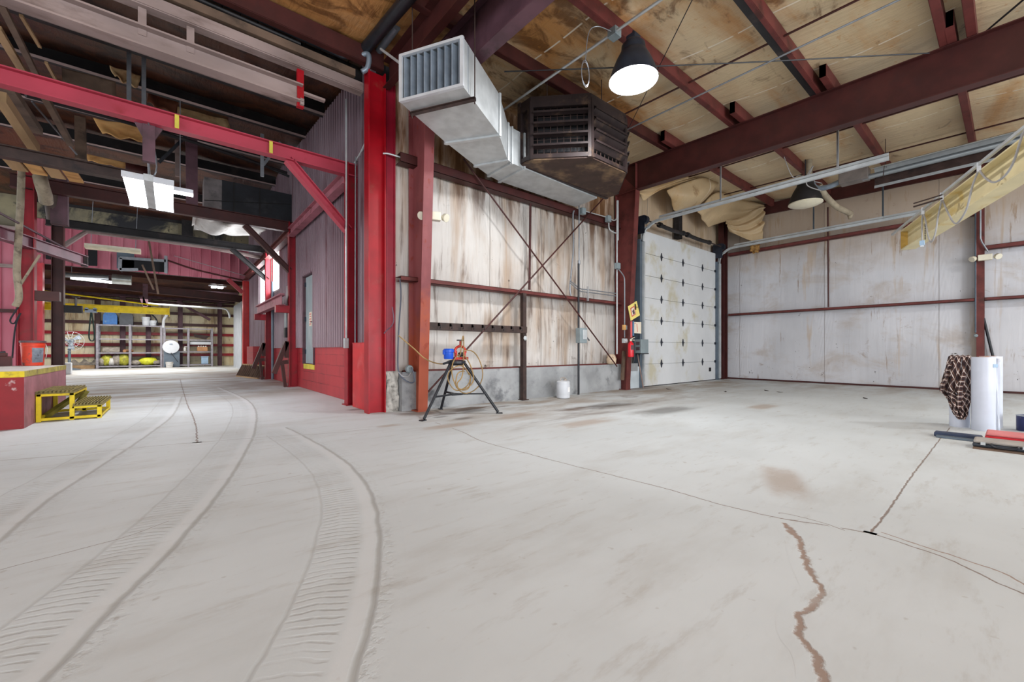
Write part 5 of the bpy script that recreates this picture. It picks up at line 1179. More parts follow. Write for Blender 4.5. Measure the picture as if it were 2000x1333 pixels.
m = MB(); m.cyl((mid,LY0+.1,3.25), (mid,6.85,3.72), .006, 6); m.cyl((mid,LY1-.1,3.25), (mid,6.85,3.72), .006, 6); m.tube(curve([(mid,LY0+.3,3.26),(mid+.08,LY0+.3,3.5),(mid+.02,6.8,3.72)],5), .01, 6); m.build('hanger_wire', COND, T)
p = V((0.101, 8.28, 3.35))
T = thing('strip_light', 'short glowing strip light just behind the twin-panel fixture', 'ceiling light', p)
m = MB(); m.box((p.x-.12,p.y-.05,3.36),(p.x+.16,p.y+.05,3.42)); m.build('housing', WHITEP, T)
m = MB(); m.box((p.x-.12,p.y-.03,3.33),(p.x+.16,p.y+.03,3.36)); m.build('tube', emit('lit_strip', (.95,.98,1,1), 20), T)
m = MB(); m.cyl((p.x,p.y,3.42),(p.x,p.y,4.8), .006, 6); m.build('hanger_wire', COND, T)
# unlit strip
a, b = V((-1.817, 16.0, 3.677)), V((-0.691, 16.0, 3.692))
T = thing('strip_light', 'unlit cream strip light hanging before the rose bulkhead', 'ceiling light', a)
m = MB(); m.bar(a+V((0,0,.06)), b+V((0,0,.06)), .25, .06); m.build('housing', CREAMP, T)
m = MB(); m.bar(a, b, .30, .05); m.build('diffuser', paint('cream_diffuser',(226,216,186),.5), T)
m = MB(); 
for p in (a.lerp(b,.1), a.lerp(b,.9)): m.cyl(p+V((0,0,.08)), (p.x+.05,p.y,5.2), .008, 6)
m.build('hanger_wire', COND, T)
# lit tube in the room beyond
a, b = V((-2.866, 22.0, 3.532)), V((-1.769, 22.0, 3.476))
T = thing('tube_heater', 'glowing tube fixture with metal drum hanging in the room beyond the bulkhead', 'heater', a)
m = MB(); m.tube([a, b], .05, 10); m.build('tube', emit('lit_far_tube', (.96,.98,1,1), 6), T)
m = MB(); a2, b2 = V((-3.033, 22.0, 3.626)), V((-1.868, 22.0, 3.662)); m.tube([a2, b2], .09, 14); m.build('flue', COND, T, smooth=True)
m = MB(); m.tube([V((-1.769, 22.0, 3.614)), V((-1.219, 22.0, 3.613))], .19, 18); m.build('drum', paint('drum_silver',(190,196,196),.35,.5), T, smooth=True)
m = MB(); p = V((-1.497, 22.0, 3.643)); m.tube([p+V((.0,0,.25)), p+V((0,0,1.0))], .01, 6); p = V((-2.84, 22.0, 3.629)); m.tube([p, p+V((0,0,1.0))], .01, 6); m.build('hanger_wire', COND, T)
for u0, u1, nm in ((410,421,'first'), (424,437,'second')):
    pass
a, b = V((1.491, 25.532, 4.0)), V((2.005, 25.109, 4.0))
T = thing('fluorescent_fixture', 'small bright twin light far under the roof of the room beyond', 'ceiling light', a)
m = MB(); m.box((a.x-.1,a.y-.5,4.04),(b.x+.1,a.y+.5,4.10)); m.build('housing', WHITEP, T)
for s in (0, 1):
    x0 = a.x + (b.x-a.x)*(.05+.52*s); m = MB(); m.box((x0,a.y-.45,3.98),(x0+(b.x-a.x)*.40,a.y+.45,4.04)); m.build('tube', emit('lit_far_panel', (.97,.98,1,1), 10), T)
# blackened duct box and hanging fabric
T = thing('duct_box', 'soot-black sheet metal duct box lying on the second portal beam', 'duct', (1.5,11.7,4.0))
m = MB(); m.box((.89,11.55,4.03),(2.33,12.3,4.80)); m.build('casing', DUCTK, T)
m = MB(); m.box((.56,11.56,3.99),(.888,12.2,4.79)); m.build('end_panel', paint('grimy_end_panel',(128,122,122),.6,.2,.3,3,(70,68,70),.4,3), T)
m = MB()
for x in (1.1, 1.62): m.box((x,11.53,4.03),(x+.03,11.56,4.80))
m.bar((.56,11.53,4.25),(2.3,11.53,4.55), .012, .012); m.build('seam_strip', SOOT, T)
m = MB()
m.grid(24, 10, lambda a, b: (.45 + 1.5*a, 12.7 + 1.3*b, 4.16 - .30*math.sin(PI*a)*math.sin(PI*b)*(.6+.4*math.sin(7*a)) + .05*math.sin(11*a+5*b))); m.grid(12, 6, lambda a, b: (.40 + .7*a, 12.6 + .9*b, 4.20 + .06*math.sin(9*a) - .1*b))
one(m, 'sagging_sheet', FABW, 'torn white sheeting sagging under the roof behind the second portal beam', 'sheeting', smooth='all', solid=.01)

# ------------------------------------------------------------------ clutter under the passage roof
def strip(p, q, w, h, mat, name, label, cat, group=None):
    m = MB(); m.bar(p, q, w, h); return one(m, name, mat, label, cat, group)
strip((-1.557, 7.6, 4.982), (-1.611, 9.6, 5.137), .07, .05, OLIVE if False else WOODD, 'roof_lath', 'long grimy lath slanting down to the front portal beam', 'lath')
strip((-1.721, 8.2, 4.996), (-1.8, 9.9, 5.259), .09, .05, WOOD, 'roof_lath', 'pale broken lath slanting beside the grimy one', 'lath')
strip((-1.439, 7.8, 5.034), (-1.415, 8.6, 5.106), .035, .03, WOOD, 'roof_lath', 'short thin lath between the two black purlins', 'lath')
strip((-1.42, 9.0, 5.105), (-1.425, 9.8, 5.202), .035, .03, WOOD, 'roof_lath', 'short thin lath just above the front portal beam', 'lath')
strip((-1.729, 8.4, 4.205), (-1.666, 9.8, 4.071), .11, .14, WOOD, 'roof_timber', 'thick tan timber slanting below the front portal beam', 'timber')
strip((-1.757, 8.8, 4.51), (-1.723, 10.2, 4.498), .16, .10, WOODD, 'roof_timber', 'wide grey timber just behind the thick tan one', 'timber')
strip((-1.43, 9.0, 4.591), (-1.355, 10.4, 4.464), .08, .08, WOODD, 'roof_timber', 'dark slim timber slanting toward the lit twin-panel light', 'timber')
strip((-1.628, 9.4, 4.641), (-1.33, 10.8, 4.439), .02, .02, COND, 'roof_wire', 'thin grey rod crossing the dark slim timber', 'rod')
# planks stacked under the long dark beam
T = thing('plank_bundle', 'tan plank ends sticking out under the long grey beam', 'planks', (-1.776, 9.6, 3.805))
for k in range(4):
    m = MB(); m.bar((-1.894, 9.2, 3.789), (-1.813, 9.8, 3.683), .17, .03); dv = V((.20*k,.02*k,-.0))
    m.v = [tuple(V(p)+dv) for p in m.v]; m.build('plank', OSB if k % 2 else WOOD, T)
m = MB(); m.ibeam((-2.119, 9.0, 3.677), (-0.553, 9.0, 3.673), .14, .17, .014, .01); one(m, 'cross_beam', BROWNS, 'long grimy grey beam running to the lit twin-panel light', 'beam')
m = MB(); m.ibeam((-2.323, 9.866, 2.78), (-1.43, 12.53, 2.78), .13, .20, .014, .01); T = one(m, 'swing_crane', paint('dusky_pink_steel', (126,78,92), .5, 0, .2, 3), 'plum coloured jib arm pointing in front of the rose bulkhead', 'jib boom')
m = MB(); m.cyl((-2.164, 9.581, 3.05), (-1.596, 12.363, 2.92), .018, 8); m.build('tie_rod', PLUM, T)
m = MB(); m.box((-.05,-.05,-.12),(.05,.05,.12)); p0 = V((-1.43, 12.53, 2.78)); m.v = [tuple(p0+V(p)) for p in m.v]; m.build('end_plate', BROWNS, T)
# hanging purple post with gusset, carrying the light, and other droppers
T = thing('hanger_post', 'faded plum post with a flared top above the lit twin-panel light', 'post', (.0,6.95,3.3))
xg = -0.221
m = MB(); m.box((xg-.06,6.86,3.25),(xg+.06,6.94,3.72)); m.poly([(xg-.14,6.88,3.72),(xg+.14,6.88,3.72),(xg+.06,6.88,3.55),(xg-.06,6.88,3.55)], (0,.03,0)); m.build('post', PLUM, T)
for u, v0, v1, y, w_, lab in ((252,98,205,9.2,.045,'thin grey roof dropper left of its twin'.replace('left of','beside'), ), (281,108,212,9.2,.045,'thin grey roof dropper nearer the tape-banded beam'), (374,262,405,11.3,.16,'soot-stained plum post above the second portal beam'), (160,230,310,12.0,.14,'grey post under the black purlins near the tan plank ends'), (512,300,345,11.2,.05,'slim grey dropper beside the blackened duct box')):
    pass
def dropper(a, b, w_, mat, label):
    m = MB(); m.bar(a, b, w_, w_*.7, (0,1,0)); return one(m, 'roof_dropper', mat, label, 'post', 'posts hanging from the passage roof')
dropper((-0.529, 9.0, 5.696), (-0.529, 9.0, 4.811), .055, COND, 'thin grey post hanging from the first black purlin, further from the tape band')
dropper((-0.351, 9.0, 5.695), (-0.351, 9.0, 4.811), .055, COND, 'thin grey post hanging from the first black purlin, closer to the tape band')
dropper((0.325, 11.2, 5.599), (0.334, 11.2, 3.921), .20, PLUM, 'soot-stained plum post standing on the second portal beam behind the glowing strip')
dropper((-1.452, 12.2, 5.672), (-1.444, 12.2, 4.81), .16, WOODD, 'grey post hanging behind the sheet of bright plywood')
dropper((1.431, 9.8, 5.325), (1.431, 9.8, 4.453), .06, COND, 'slim grey post hanging above the blackened duct box')
dropper((-1.617, 11.3, 4.268), (-1.61, 11.3, 3.22), .22, PLUM, 'dusty plum post above the thin column behind the platform')
dropper((0.101, 13.0, 6.01), (0.11, 13.0, 5.136), .09, GREYB, 'pale post hanging behind the glowing strip light')
strip((1.775, 9.9, 5.306), (1.473, 9.9, 4.741), .05, .05, COND, 'roof_brace', 'short grey diagonal brace beside the slim grey post', 'brace')
strip((-0.205, 11.0, 4.685), (0.269, 11.0, 5.423), .05, .05, BLACK, 'roof_brace', 'black diagonal brace running up to the soot-stained plum post', 'brace')
m = MB(); m.tube([V((-1.707, 9.5, 4.751)), V((-0.862, 10.0, 4.946)), V((0.357, 10.6, 5.124)), V((2.112, 11.0, 5.108))], .035, 8); one(m, 'roof_pipe', SOOT, 'sooty pipe strung across below the front portal beam', 'pipe', smooth=True)
m = MB(); m.tube([V((-0.047, 11.5, 5.486)), V((1.244, 11.5, 5.433)), V((2.265, 11.5, 5.226))], .03, 8); one(m, 'roof_pipe', BLACK, 'thin black pipe crossing above the blackened duct box', 'pipe', smooth=True)
# torn insulation, plywood
def sheet(pts, mat, name, label, cat, sag=.08, n=10):
    a, b, c, d = [V(p) for p in pts]; m = MB(); nrm = (b-a).cross(d-a).normalized()
    def f(u, v):
        p = a*(1-u)*(1-v) + b*u*(1-v) + c*u*v + d*(1-u)*v
        return p + nrm*(sag*math.sin(PI*u)*math.sin(PI*v) + sag*.3*math.sin(9*u+4*v)) + V((0,0,.03*math.sin(13*u)*v))
    m.grid(n, n, f); return one(m, name, mat, label, cat, smooth='all', solid=.02)
sheet([(0.085, 11.0, 6.061), (0.906, 11.0, 6.084), (1.018, 11.0, 5.717), (0.093, 11.0, 5.704)], TORN, 'loose_insulation', 'torn tan insulation patch hanging below the second black purlin', 'insulation')
sheet([(-1.193, 11.5, 5.461), (-0.361, 11.5, 5.522), (-0.409, 11.5, 5.228), (-1.064, 11.5, 5.182)], OSB, 'plywood_sheet', 'bright curved plywood sheet under the tape-banded beam', 'plywood', .1)
sheet([(-1.337, 9.5, 5.33), (-0.721, 9.5, 5.359), (-0.709, 9.5, 5.065), (-1.326, 9.5, 5.045)], WOODD, 'ceiling_board', 'brown board fixed between the purlins above the front portal beam', 'board', .01)
sheet([(-0.78, 9.4, 5.553), (-0.414, 9.6, 5.642), (-0.46, 9.6, 5.411), (-0.726, 9.4, 5.391)], TORN, 'loose_insulation', 'ragged strip of insulation beside the twin thin grey posts', 'insulation', .06)
sheet([(-0.268, 10.4, 6.016), (0.074, 10.6, 6.054), (0.074, 10.6, 5.575), (-0.377, 10.4, 5.565)], BROWNI, 'loose_insulation', 'smoke-brown insulation flap hanging near the tape band', 'insulation', .12)
sheet([(-1.53, 13.4, 5.351), (-0.841, 13.4, 5.34), (-0.859, 13.4, 5.189), (-1.473, 13.4, 5.193)], OSB, 'board_row', 'row of short tan boards below a far black purlin', 'boards', .01)
sheet([(-0.824, 13.0, 5.205), (-0.408, 13.0, 5.216), (-0.408, 13.0, 4.961), (-0.807, 13.0, 4.95)], DRED, 'metal_patch', 'dark red metal patch above the lit twin-panel light', 'panel', .0, 2)
# soot streaked posts of the upper bulkhead, stained column bits
for u, lab in ((105,'beside the thin crimson column'), (366,'behind the third portal beam')):
    pass
m = MB(); m.box((0.435-.16,18.96,4.7),(0.435+.16,19.08,5.7)); one(m, 'bulkhead_post', SOOT, 'soot-black post on the stained insulation above the rose bulkhead', 'post')
# bulkhead gear: boards, frame, cables
strip((-0.541, 16.5, 4.235), (-0.319, 16.5, 2.579), .22, .05, WOODD, 'hanging_board', 'long grey board hanging beside the rose bulkhead', 'board')
strip((-0.74, 18.0, 3.647), (-0.463, 18.0, 2.873), .14, .05, WOODD, 'hanging_board', 'short grey board slanting under the long hanging board', 'board')
m = MB(); m.tube([V((-2.054, 14.9, 3.467)), V((-1.656, 14.9, 3.893)), V((-0.488, 14.9, 3.898)), V((0.738, 14.9, 3.884)), V((2.12, 14.9, 3.769))], .06, 8); one(m, 'roof_pipe', GREYB, 'pale pipe bent along below the third portal beam', 'pipe', smooth=True)
m = MB(); m.tube(curve([(-0.148, 19.0, 4.063), (0.567, 19.0, 3.845), (1.249, 19.0, 3.719), (2.138, 19.0, 3.583)], 4), .03, 6); one(m, 'bulkhead_cable', DRED, 'dark cable drooping across the rose bulkhead', 'cable')
m = MB(); m.cyl((0.062, 18.9, 4.22), (2.551, 18.9, 3.675), .012, 6); one(m, 'bulkhead_cable', GREYC, 'thin pale wire crossing the rose bulkhead', 'cable')
T = thing('louvre_unit', 'broken dark louvre frame set in the lower edge of the rose bulkhead', 'frame', (-0.881, 18.9, 3.736))
m = MB(); 
for p, q in (((-1.336, 18.9, 3.95),(-0.161, 18.9, 4.008)), ((-1.336, 18.9, 3.558),(-0.881, 18.9, 3.614)), ((-1.323, 18.9, 3.952),(-1.336, 18.9, 3.541)), ((-0.161, 18.9, 4.188),(-0.161, 18.9, 3.577))): m.bar(p, q, .07, .09)
m.build('frame', COND, T)
m = MB(); m.poly([(-1.319, 19.02, 3.939), (-0.162, 19.02, 3.992), (-0.162, 19.02, 3.63), (-1.319, 19.02, 3.595)], (0,.02,0)); m.build('dark_opening', DARKI, T)
m = MB(); m.poly([(-2.09, 19.02, 4.129), (-1.879, 19.02, 4.145), (-1.879, 19.02, 3.626), (-2.09, 19.02, 3.616)], (0,.02,0)); m.box((-3.0,18.95,3.7),(-2.9,19.05,4.3)); one(m, 'bulkhead_opening', DARKI, 'small dark opening in the rose bulkhead behind the unlit strip light', 'opening')
m = MB(); m.poly([(-1.419, 19.02, 4.147), (-0.99, 19.02, 4.194), (-0.99, 19.02, 3.636), (-1.419, 19.02, 3.617)], (0,.02,0)); one(m, 'metal_patch', BLUEG, 'blue-grey sheet patch on the rose bulkhead', 'panel')
# hose and gear on the column behind the platform
m = MB(); m.tube(curve([(-1.726, 10.495, 3.835), (-1.699, 10.473, 3.688), (-1.683, 10.589, 3.569), (-1.693, 10.726, 3.473)], 5), .09, 12); one(m, 'exhaust_elbow', HOSE, 'dusty fat pipe elbow beside the head of the second frame column', 'pipe', smooth=True)
m = MB(); m.tube(curve([(-1.743, 11.286, 4.087), (-1.714, 11.262, 3.757), (-1.692, 11.374, 3.317)], 5), .10, 12); one(m, 'exhaust_elbow', paint('grimy_hose',(92,80,74),.7), 'dark dusty pipe hanging behind the fat pipe elbow', 'pipe', smooth=True)
m = MB(); m.tube(curve([(-1.939, 10.541, 3.922), (-1.953, 10.552, 3.323), (-1.979, 10.574, 2.723), (-1.999, 10.59, 2.21), (-1.972, 10.568, 1.782), (-2.019, 10.606, 1.628)], 6), .045, 10); one(m, 'canvas_hose', HOSE, 'long dusty hose hanging down beside the second frame column', 'hose', smooth=True)
m = MB(); m.tube(curve([(-2.04, 10.9, 1.632), (-2.131, 10.9, 1.408), (-2.086, 10.9, 1.348), (-2.017, 10.9, 1.528), (-2.075, 10.9, 1.278), (-2.109, 10.9, 0.751)], 6), .012, 6); one(m, 'black_cable', BLACK, 'tangled black cable on the rose wall behind the canvas hose', 'cable', smooth=True)
strip((-1.793, 10.9, 2.569), (-2.029, 10.9, 1.987), .03, .03, HOSE, 'stay_pole', 'thin dusty pole slanting across the second frame column', 'pole')
for z, lab in ((4.52,'top'), (3.38,'middle'), (2.05,'lower')):
    m = MB(); m.box((-9,18.93,z-.05),(-3.4,19.02,z+.05)); one(m, 'bulkhead_girt', GREYB if z > 2.5 else DRED, 'grey %s rail on the rose wall beyond the platform' % lab, 'girt', 'rails on the rose wall')

# insulation torn loose from the roof in the corner over the overhead door
def drape(top, bot, mat, label, folds, amp, fold_dir=(0,1,0), n=(40,24), seed=0, bulge=.1):
    T_, B_ = curve(top, 6), curve(bot, 6)
    def at(L, a): 
        i = min(int(a*(len(L)-1)), len(L)-2); return L[i].lerp(L[i+1], a*(len(L)-1)-i)
    fd = V(fold_dir)
    def f(a, b):
        p = at(T_, a).lerp(at(B_, a), b)
        return p + fd*(amp*math.sin(folds*(b+.25*a*a)*PI*2 + seed)*math.sin(PI*min(1,b*1.2+.1))*(.4+.6*a) - bulge*math.sin(PI*b)*math.sin(PI*a)) + V((0,0,-bulge*.6*math.sin(PI*a)*math.sin(PI*b)))
    m = MB(); m.grid(n[0], n[1], f); return one(m, 'draped_insulation', mat, label, 'insulation', 'insulation hanging over the overhead door', smooth='all', solid=.02)
VINT = roof_vinyl('loose_tan_vinyl', (204,178,140), (190,146,88), (130,92,54), .5)
drape([(7.94, 5.3, 4.449), (8.538, 5.2, 4.673), (9.553, 5.0, 5.054), (10.17, 4.9, 5.262)], [(8.231, 5.4, 4.435), (8.395, 5.4, 4.332), (8.702, 5.3, 4.59), (10.274, 4.95, 5.204)], VINT, 'ragged strip of roof insulation beside the deep rafter knee', 2, .05, seed=1, bulge=.03)
drape([(9.044, 5.2, 4.668), (9.431, 5.0, 4.875), (10.041, 4.8, 5.107), (10.814, 4.8, 5.246)], [(9.615, 5.35, 4.357), (9.87, 5.3, 4.373), (10.515, 5.2, 4.631), (10.939, 5.0, 5.047)], VINT, 'broad pocket of roof insulation sagging over the torsion springs', .9, .07, seed=2, bulge=.16)
drape([(10.717, 5.3, 4.54), (11.175, 5.0, 5.077), (12.5, 4.88, 5.159), (13.05, 4.519, 5.01)], [(11.536, 5.4, 4.311), (12.005, 5.3, 4.493), (12.706, 5.1, 4.732), (13.05, 4.532, 4.896)], VINT, 'wide tan sheet of roof insulation hanging in the corner by the end wall', 1.5, .08, seed=3, bulge=.14)
drape([(12.132, 5.2, 4.611), (12.706, 5.1, 4.762), (12.8, 4.723, 4.863), (13.05, 4.506, 4.991)], [(12.637, 5.3, 4.376), (12.7, 5.013, 4.176), (12.9, 4.76, 4.01), (13.0, 4.541, 3.924)], VINT, 'heavily creased curtain of insulation drooping onto the high end wall girt', 3.6, .07, fold_dir=(-.6,-.8,.25), n=(40,60), seed=4, bulge=.06)
m = MB()
def clump(a, b):
    th, ph = 2*PI*a, PI*b; c = V((12.9, 4.706, 3.822)); k = 1 + .25*math.sin(4*th+2*ph) + .2*math.sin(7*ph-3*th)
    return c + V((.13*k*math.sin(ph)*math.cos(th), .12*k*math.sin(ph)*math.sin(th), .13*k*math.cos(ph)))
m.grid(20, 14, clump); one(m, 'insulation_clump', paint('brown_fibre_clump', (150,112,62), .9, 0, .3, 14, (90,62,38), .5, 12, bump=.6), 'torn brown clump of insulation hanging at the end of the creased curtain', 'insulation', smooth='all')

# ------------------------------------------------------------------ room beyond the bulkhead
for z, lab in ((.61,'lowest'), (1.14,'second from the floor'), (1.70,'third from the floor'), (2.22,'fourth from the floor'), (2.8,'just above the yellow jib'), (3.35,'topmost')):
    m = MB(); m.box((-12,28.06,z-.07),(2.7,28.16,z+.07)); one(m, 'far_girt', DRED if z > 2 else RED, 'dark red girt on the far cream wall, ' + lab, 'girt', 'girts of the far wall')
for u, lab in ((191,'behind the racks first post'), (240,'behind the middle of the big rack'), (290,'above the white buckets'), (352,'behind the second rack'), (429,'at the end of the second rack')):
    x = {191:-2.749, 240:-1.868, 290:-0.917, 352:0.343, 429:2.049}[u]
    m = MB(); m.ibeam((x,27.95,0),(x,27.95,3.75), .18, .2, .02, .014, (1,0,0)); one(m, 'far_post', PLUM if u > 200 else DRED, 'plum steel post on the far wall ' + lab, 'post', 'posts of the far wall')
m = MB(); m.ibeam((-12,27.6,3.62),(2.7,27.6,3.62), .2, .3, .02, .014); m.bar((.2,27.6,3.4),(1.6,27.6,2.5), .14, .12); one(m, 'far_beam', PLUM, 'plum beam along the top of the far wall with a diagonal brace', 'beam')
for y in (20.5, 22.3, 24.1, 25.9):
    z = 5.2 - 1.75*(y-19.2)/9.0 - .12
    m = MB(); m.chan((-12,y,z),(2.7,y,z), -.09, .2, .01); one(m, 'roof_purlin', {20.5:SOOT,22.3:PLUM,24.1:DRED,25.9:PLUM}[y], {20.5:'black purlin just inside the room beyond the bulkhead',22.3:'plum purlin over the glowing tube fixture',24.1:'maroon purlin deeper in the room beyond',25.9:'plum purlin closest to the far cream wall'}[y], 'purlin', 'roof purlins of the room beyond')
m = MB(); m.ibeam((-2.068, 24.0, 3.611), (3.683, 24.0, 3.307), .2, .34, .02, .014); one(m, 'far_beam', DRED, 'plum crossbeam under the small bright twin light', 'beam')
m = MB(); m.bar((-0.85, 23.0, 3.633), (-0.85, 23.0, 2.715), .16, .1, (0,1,0)); m.bar((-0.977, 23.0, 3.089), (-0.85, 23.0, 2.672), .14, .1, (0,1,0)); one(m, 'rail_dropper', PLUM, 'faded post holding the far door rail', 'post')
m = MB(); m.tube(curve([(-0.85, 23.0, 2.821), (0.075, 23.0, 2.799), (1.139, 23.0, 2.779), (1.817, 23.0, 2.776), (2.011, 23.0, 2.623), (2.07, 23.0, 2.343)], 6), .04, 8); one(m, 'door_rail', GALV, 'pale curved door rail high in the room beyond', 'rail', smooth=True)
m = MB(); m.box((2.45,22.4,0),(2.6,25.5,3.1)); o = one(m, 'folding_door', paint('far_door_grey',(180,184,190),.4,.1,.08,3), 'pale edge-on door at the end of the curved door rail', 'door')
for z, yy in ((2.65,20.6),(1.9,20.6),(2.3,20.6)):
    m = MB(); m.box((2.5,19.9,z-.09),(2.7,22.2,z+.09)); one(m, 'side_rail', PINK, {2.65:'upper',1.9:'lower',2.3:'middle'}[z] + ' faded rail on the side wall beyond the bright red post', 'rail', 'rails beyond the bright red post')
m = MB(); m.ibeam((2.55,20.0,0),(2.55,20.0,3.6), .2, .2, .016, .012, (1,0,0)); one(m, 'far_post', PLUM, 'plum post on the side wall just past the bright red post', 'post')
m = MB(); m.box((2.3,20.6,1.5),(2.5,20.9,2.1)); m.cyl((2.4,20.7,2.1),(2.4,20.7,3.4),.03,8); m.box((2.28,20.2,.95),(2.45,20.5,1.45),1); one(m, 'electrical_panel', [BOXG, GALVD], 'cluster of grey electrical boxes past the bright red post', 'electrical box')
# yellow jib crane
p, q = V((-3.486, 20.0, 2.261)), V((-0.082, 20.0, 2.312))
T = thing('jib_crane', 'bright yellow jib crane boom stretching across before the racks', 'jib crane', (q.x,20,2.3))
m = MB(); m.ibeam((p.x-2,20,q.z),(q.x,20,q.z), .2, .24, .02, .014); m.build('boom', YEL, T)
m = MB(); m.box((q.x,19.88,q.z-.18),(q.x+.02,20.12,q.z+.16)); m.build('end_stop', YEL, T)
m = MB(); m.cyl((p.x-1,20,q.z+.62),(q.x-.3,20,q.z+.20), .025, 8); m.build('tie_rod', YEL, T)
h = V((-2.124, 20.0, 2.21))
m = MB(); m.cbox(h, (.28,.24,.10)); m.cyl(h+V((-.1,-.12,.06)), h+V((-.1,.12,.06)), .05); m.cyl(h+V((.1,-.12,.06)), h+V((.1,.12,.06)), .05); m.build('trolley', GALVD, T)
m = MB(); m.tube(curve([h+V((0,0,-.05)), h+V((-.03,0,-.4)), h+V((-.05,0,-.9)), h+V((.02,0,-1.02)), h+V((.08,0,-.9)), h+V((.05,0,-.4)), h+V((.01,0,-.05))], 5), .022, 6); m.build('lifting_strap', paint('dark_green_strap',(60,80,74),.7), T, smooth=True)
# pedestal fan
c = V((-3.387, 26.0, 1.255))
T = thing('pedestal_fan', 'grey industrial pedestal fan in front of the far cream wall', 'fan', (c.x,26,0))
m = MB(); m.cyl((c.x-.05,26.1,.02),(c.x-.05,26.1,c.z-.1), .05, 10); m.lathe((c.x-.05,26.1,0), [(.35,0),(.35,.04),(.08,.10),(.001,.1)], 20); m.build('stand', BLUEG, T, smooth=True)
m = MB(); m.cyl((c.x,26.0,c.z),(c.x-.05,26.35,c.z), .11, 14); m.build('motor', BLUEG, T, smooth=True)
m = MB()
for a in range(3):
    th = a*2*PI/3 + .6; m.poly([c+V((.08*math.cos(th),0,.08*math.sin(th))), c+V((.36*math.cos(th-.35),-.06,.36*math.sin(th-.35))), c+V((.38*math.cos(th+.25),.05,.38*math.sin(th+.25))), c+V((.1*math.cos(th+.6),0,.1*math.sin(th+.6)))], (0,.012,0))
m.build('blade', GALVD, T)
m = MB()
for r in (.16,.28,.42): m.tube([c+V((r*math.cos(2*PI*i/28),-.1*(1-(r/.42)**2)-.04,r*math.sin(2*PI*i/28))) for i in range(29)], .008, 5)
for i in range(14): a = 2*PI*i/14; m.tube([c+V((.05*math.cos(a),-.14,.05*math.sin(a))), c+V((.28*math.cos(a),-.10,.28*math.sin(a))), c+V((.42*math.cos(a),-.04,.42*math.sin(a)))], .006, 4)
m.build('guard', GALV, T)
m = MB(); m.box((-3.628,27.4,0),(-2.795,27.7,.16)); one(m, 'floor_timber', WOOD, 'long timber lying on the floor along the far cream wall', 'timber')
m = MB(); m.grid(20, 3, lambda a, b: (-3.602 + a*.95, 27.8, .16 + .2*b*(1+.4*math.sin(17*a)))); one(m, 'rubble_heap', GREYBAG, 'line of pale debris heaped behind the long floor timber', 'debris', solid=.02)
# racks
def rack(x0, x1, xm, zs, y0, y1, label):
    T = thing('storage_rack', label, 'rack', ((x0+x1)/2,y0,0), 'storage racks at the far wall')
    for x in (x0, xm, x1):
        for y in (y0, y1):
            m = MB(); m.box((x-.045,y-.03,0),(x+.045,y+.03,zs[-1]+.02)); m.build('upright', RACK, T)
    for z in zs:
        m = MB(); m.box((x0,y0-.01,z-.06),(x1,y0+.03,z)); m.box((x0,y0,z-.01),(x1,y1,z)); m.build('shelf', RACK, T)
    return T
R0, RM, R1 = (-2.687, -1.562, -0.408)
rack(R0, R1, RM, (.12,.76,1.42,2.08), 27.2, 27.85, 'tall steel rack with drums on top and yellow bags at the bottom')
S0, SM, S1 = (-0.29, 0.664, 1.655)
rack(S0, S1, SM, (.12,.80,1.42,2.0), 27.2, 27.8, 'lower steel rack with the round white lid leaning on it')
def drum(u0, u1, mat, label):
    x0, x1 = u0, u1; T = thing('half_drum', label, 'drum', ((x0+x1)/2,27.5,2.09)); xc = (x0+x1)/2; w_ = (x1-x0)/2
    m = MB(); P = [(-w_,0)] + [(w_*math.cos(PI-a)*1.0, .38+.24*math.sin(a)) for a in [PI*i/10 for i in range(11)]] + [(w_,0)]
    m.poly([(xc+a,27.28,2.09+b) for a, b in P], (0,.5,0)); m.build('shell', mat, T)
    m = MB(); m.poly([(xc+a*1.04,27.4,2.09+b*1.04) for a, b in P[1:-1]], (0,.08,0)); m.build('hoop', BLACK, T); return T
drum(-2.509, -2.018, DRUMB, 'blue drum with dark hoop on top of the tall rack')
drum(-1.947, -1.457, DRUMK, 'charcoal drum beside the blue one on top of the tall rack')
def pail(x, z, r, h, y, mat, label, y_lid=True):
    T = thing('pail', label, 'bucket', (x,y,z)); m = MB(); m.lathe((x,y,z), [(r*.88,0),(r,h*.9),(r*1.05,h*.9),(r*1.05,h),(.001,h)], 18); m.build('body', mat, T, smooth=True)
    m = MB(); m.tube([(x+r*1.04*math.cos(a),y-.02-r*.9,z+h*.85-.12*math.sin(a)) for a in [PI*i/8 for i in range(9)]], .006, 5); m.build('bail', GALV, T); return T
pail(-0.993, 2.09, .155, .42, 27.4, WHITEP, 'larger white pail on top of the tall rack')
pail(-0.724, 2.09, .14, .26, 27.4, WHITEP, 'smaller white pail on top of the tall rack')
pail(-0.091, 0, .15, .27, 26.95, FABW, 'small off-white pail on the floor before the lower rack')
def bag(x, z, w_, h, d, mat, label, y=27.5, seed=0):
    m = MB(); n1, n2 = 14, 10
    def f(a, b):
        th, ph = 2*PI*a, PI*b; k = 1 + .13*math.sin(5*th+seed) * math.sin(3*ph+seed) + .08*math.sin(9*th-ph*4+seed)
        return (x + w_/2*k*math.sin(ph)**.6*math.cos(th), y + d/2*k*math.sin(ph)**.6*math.sin(th), z + h/2 - h/2*math.cos(ph)*(1+.1*math.sin(3*th+seed)))
    m.grid(n1, n2, f); return one(m, 'bag', mat, label, 'bag', 'bags on the rack bottom', smooth='all')
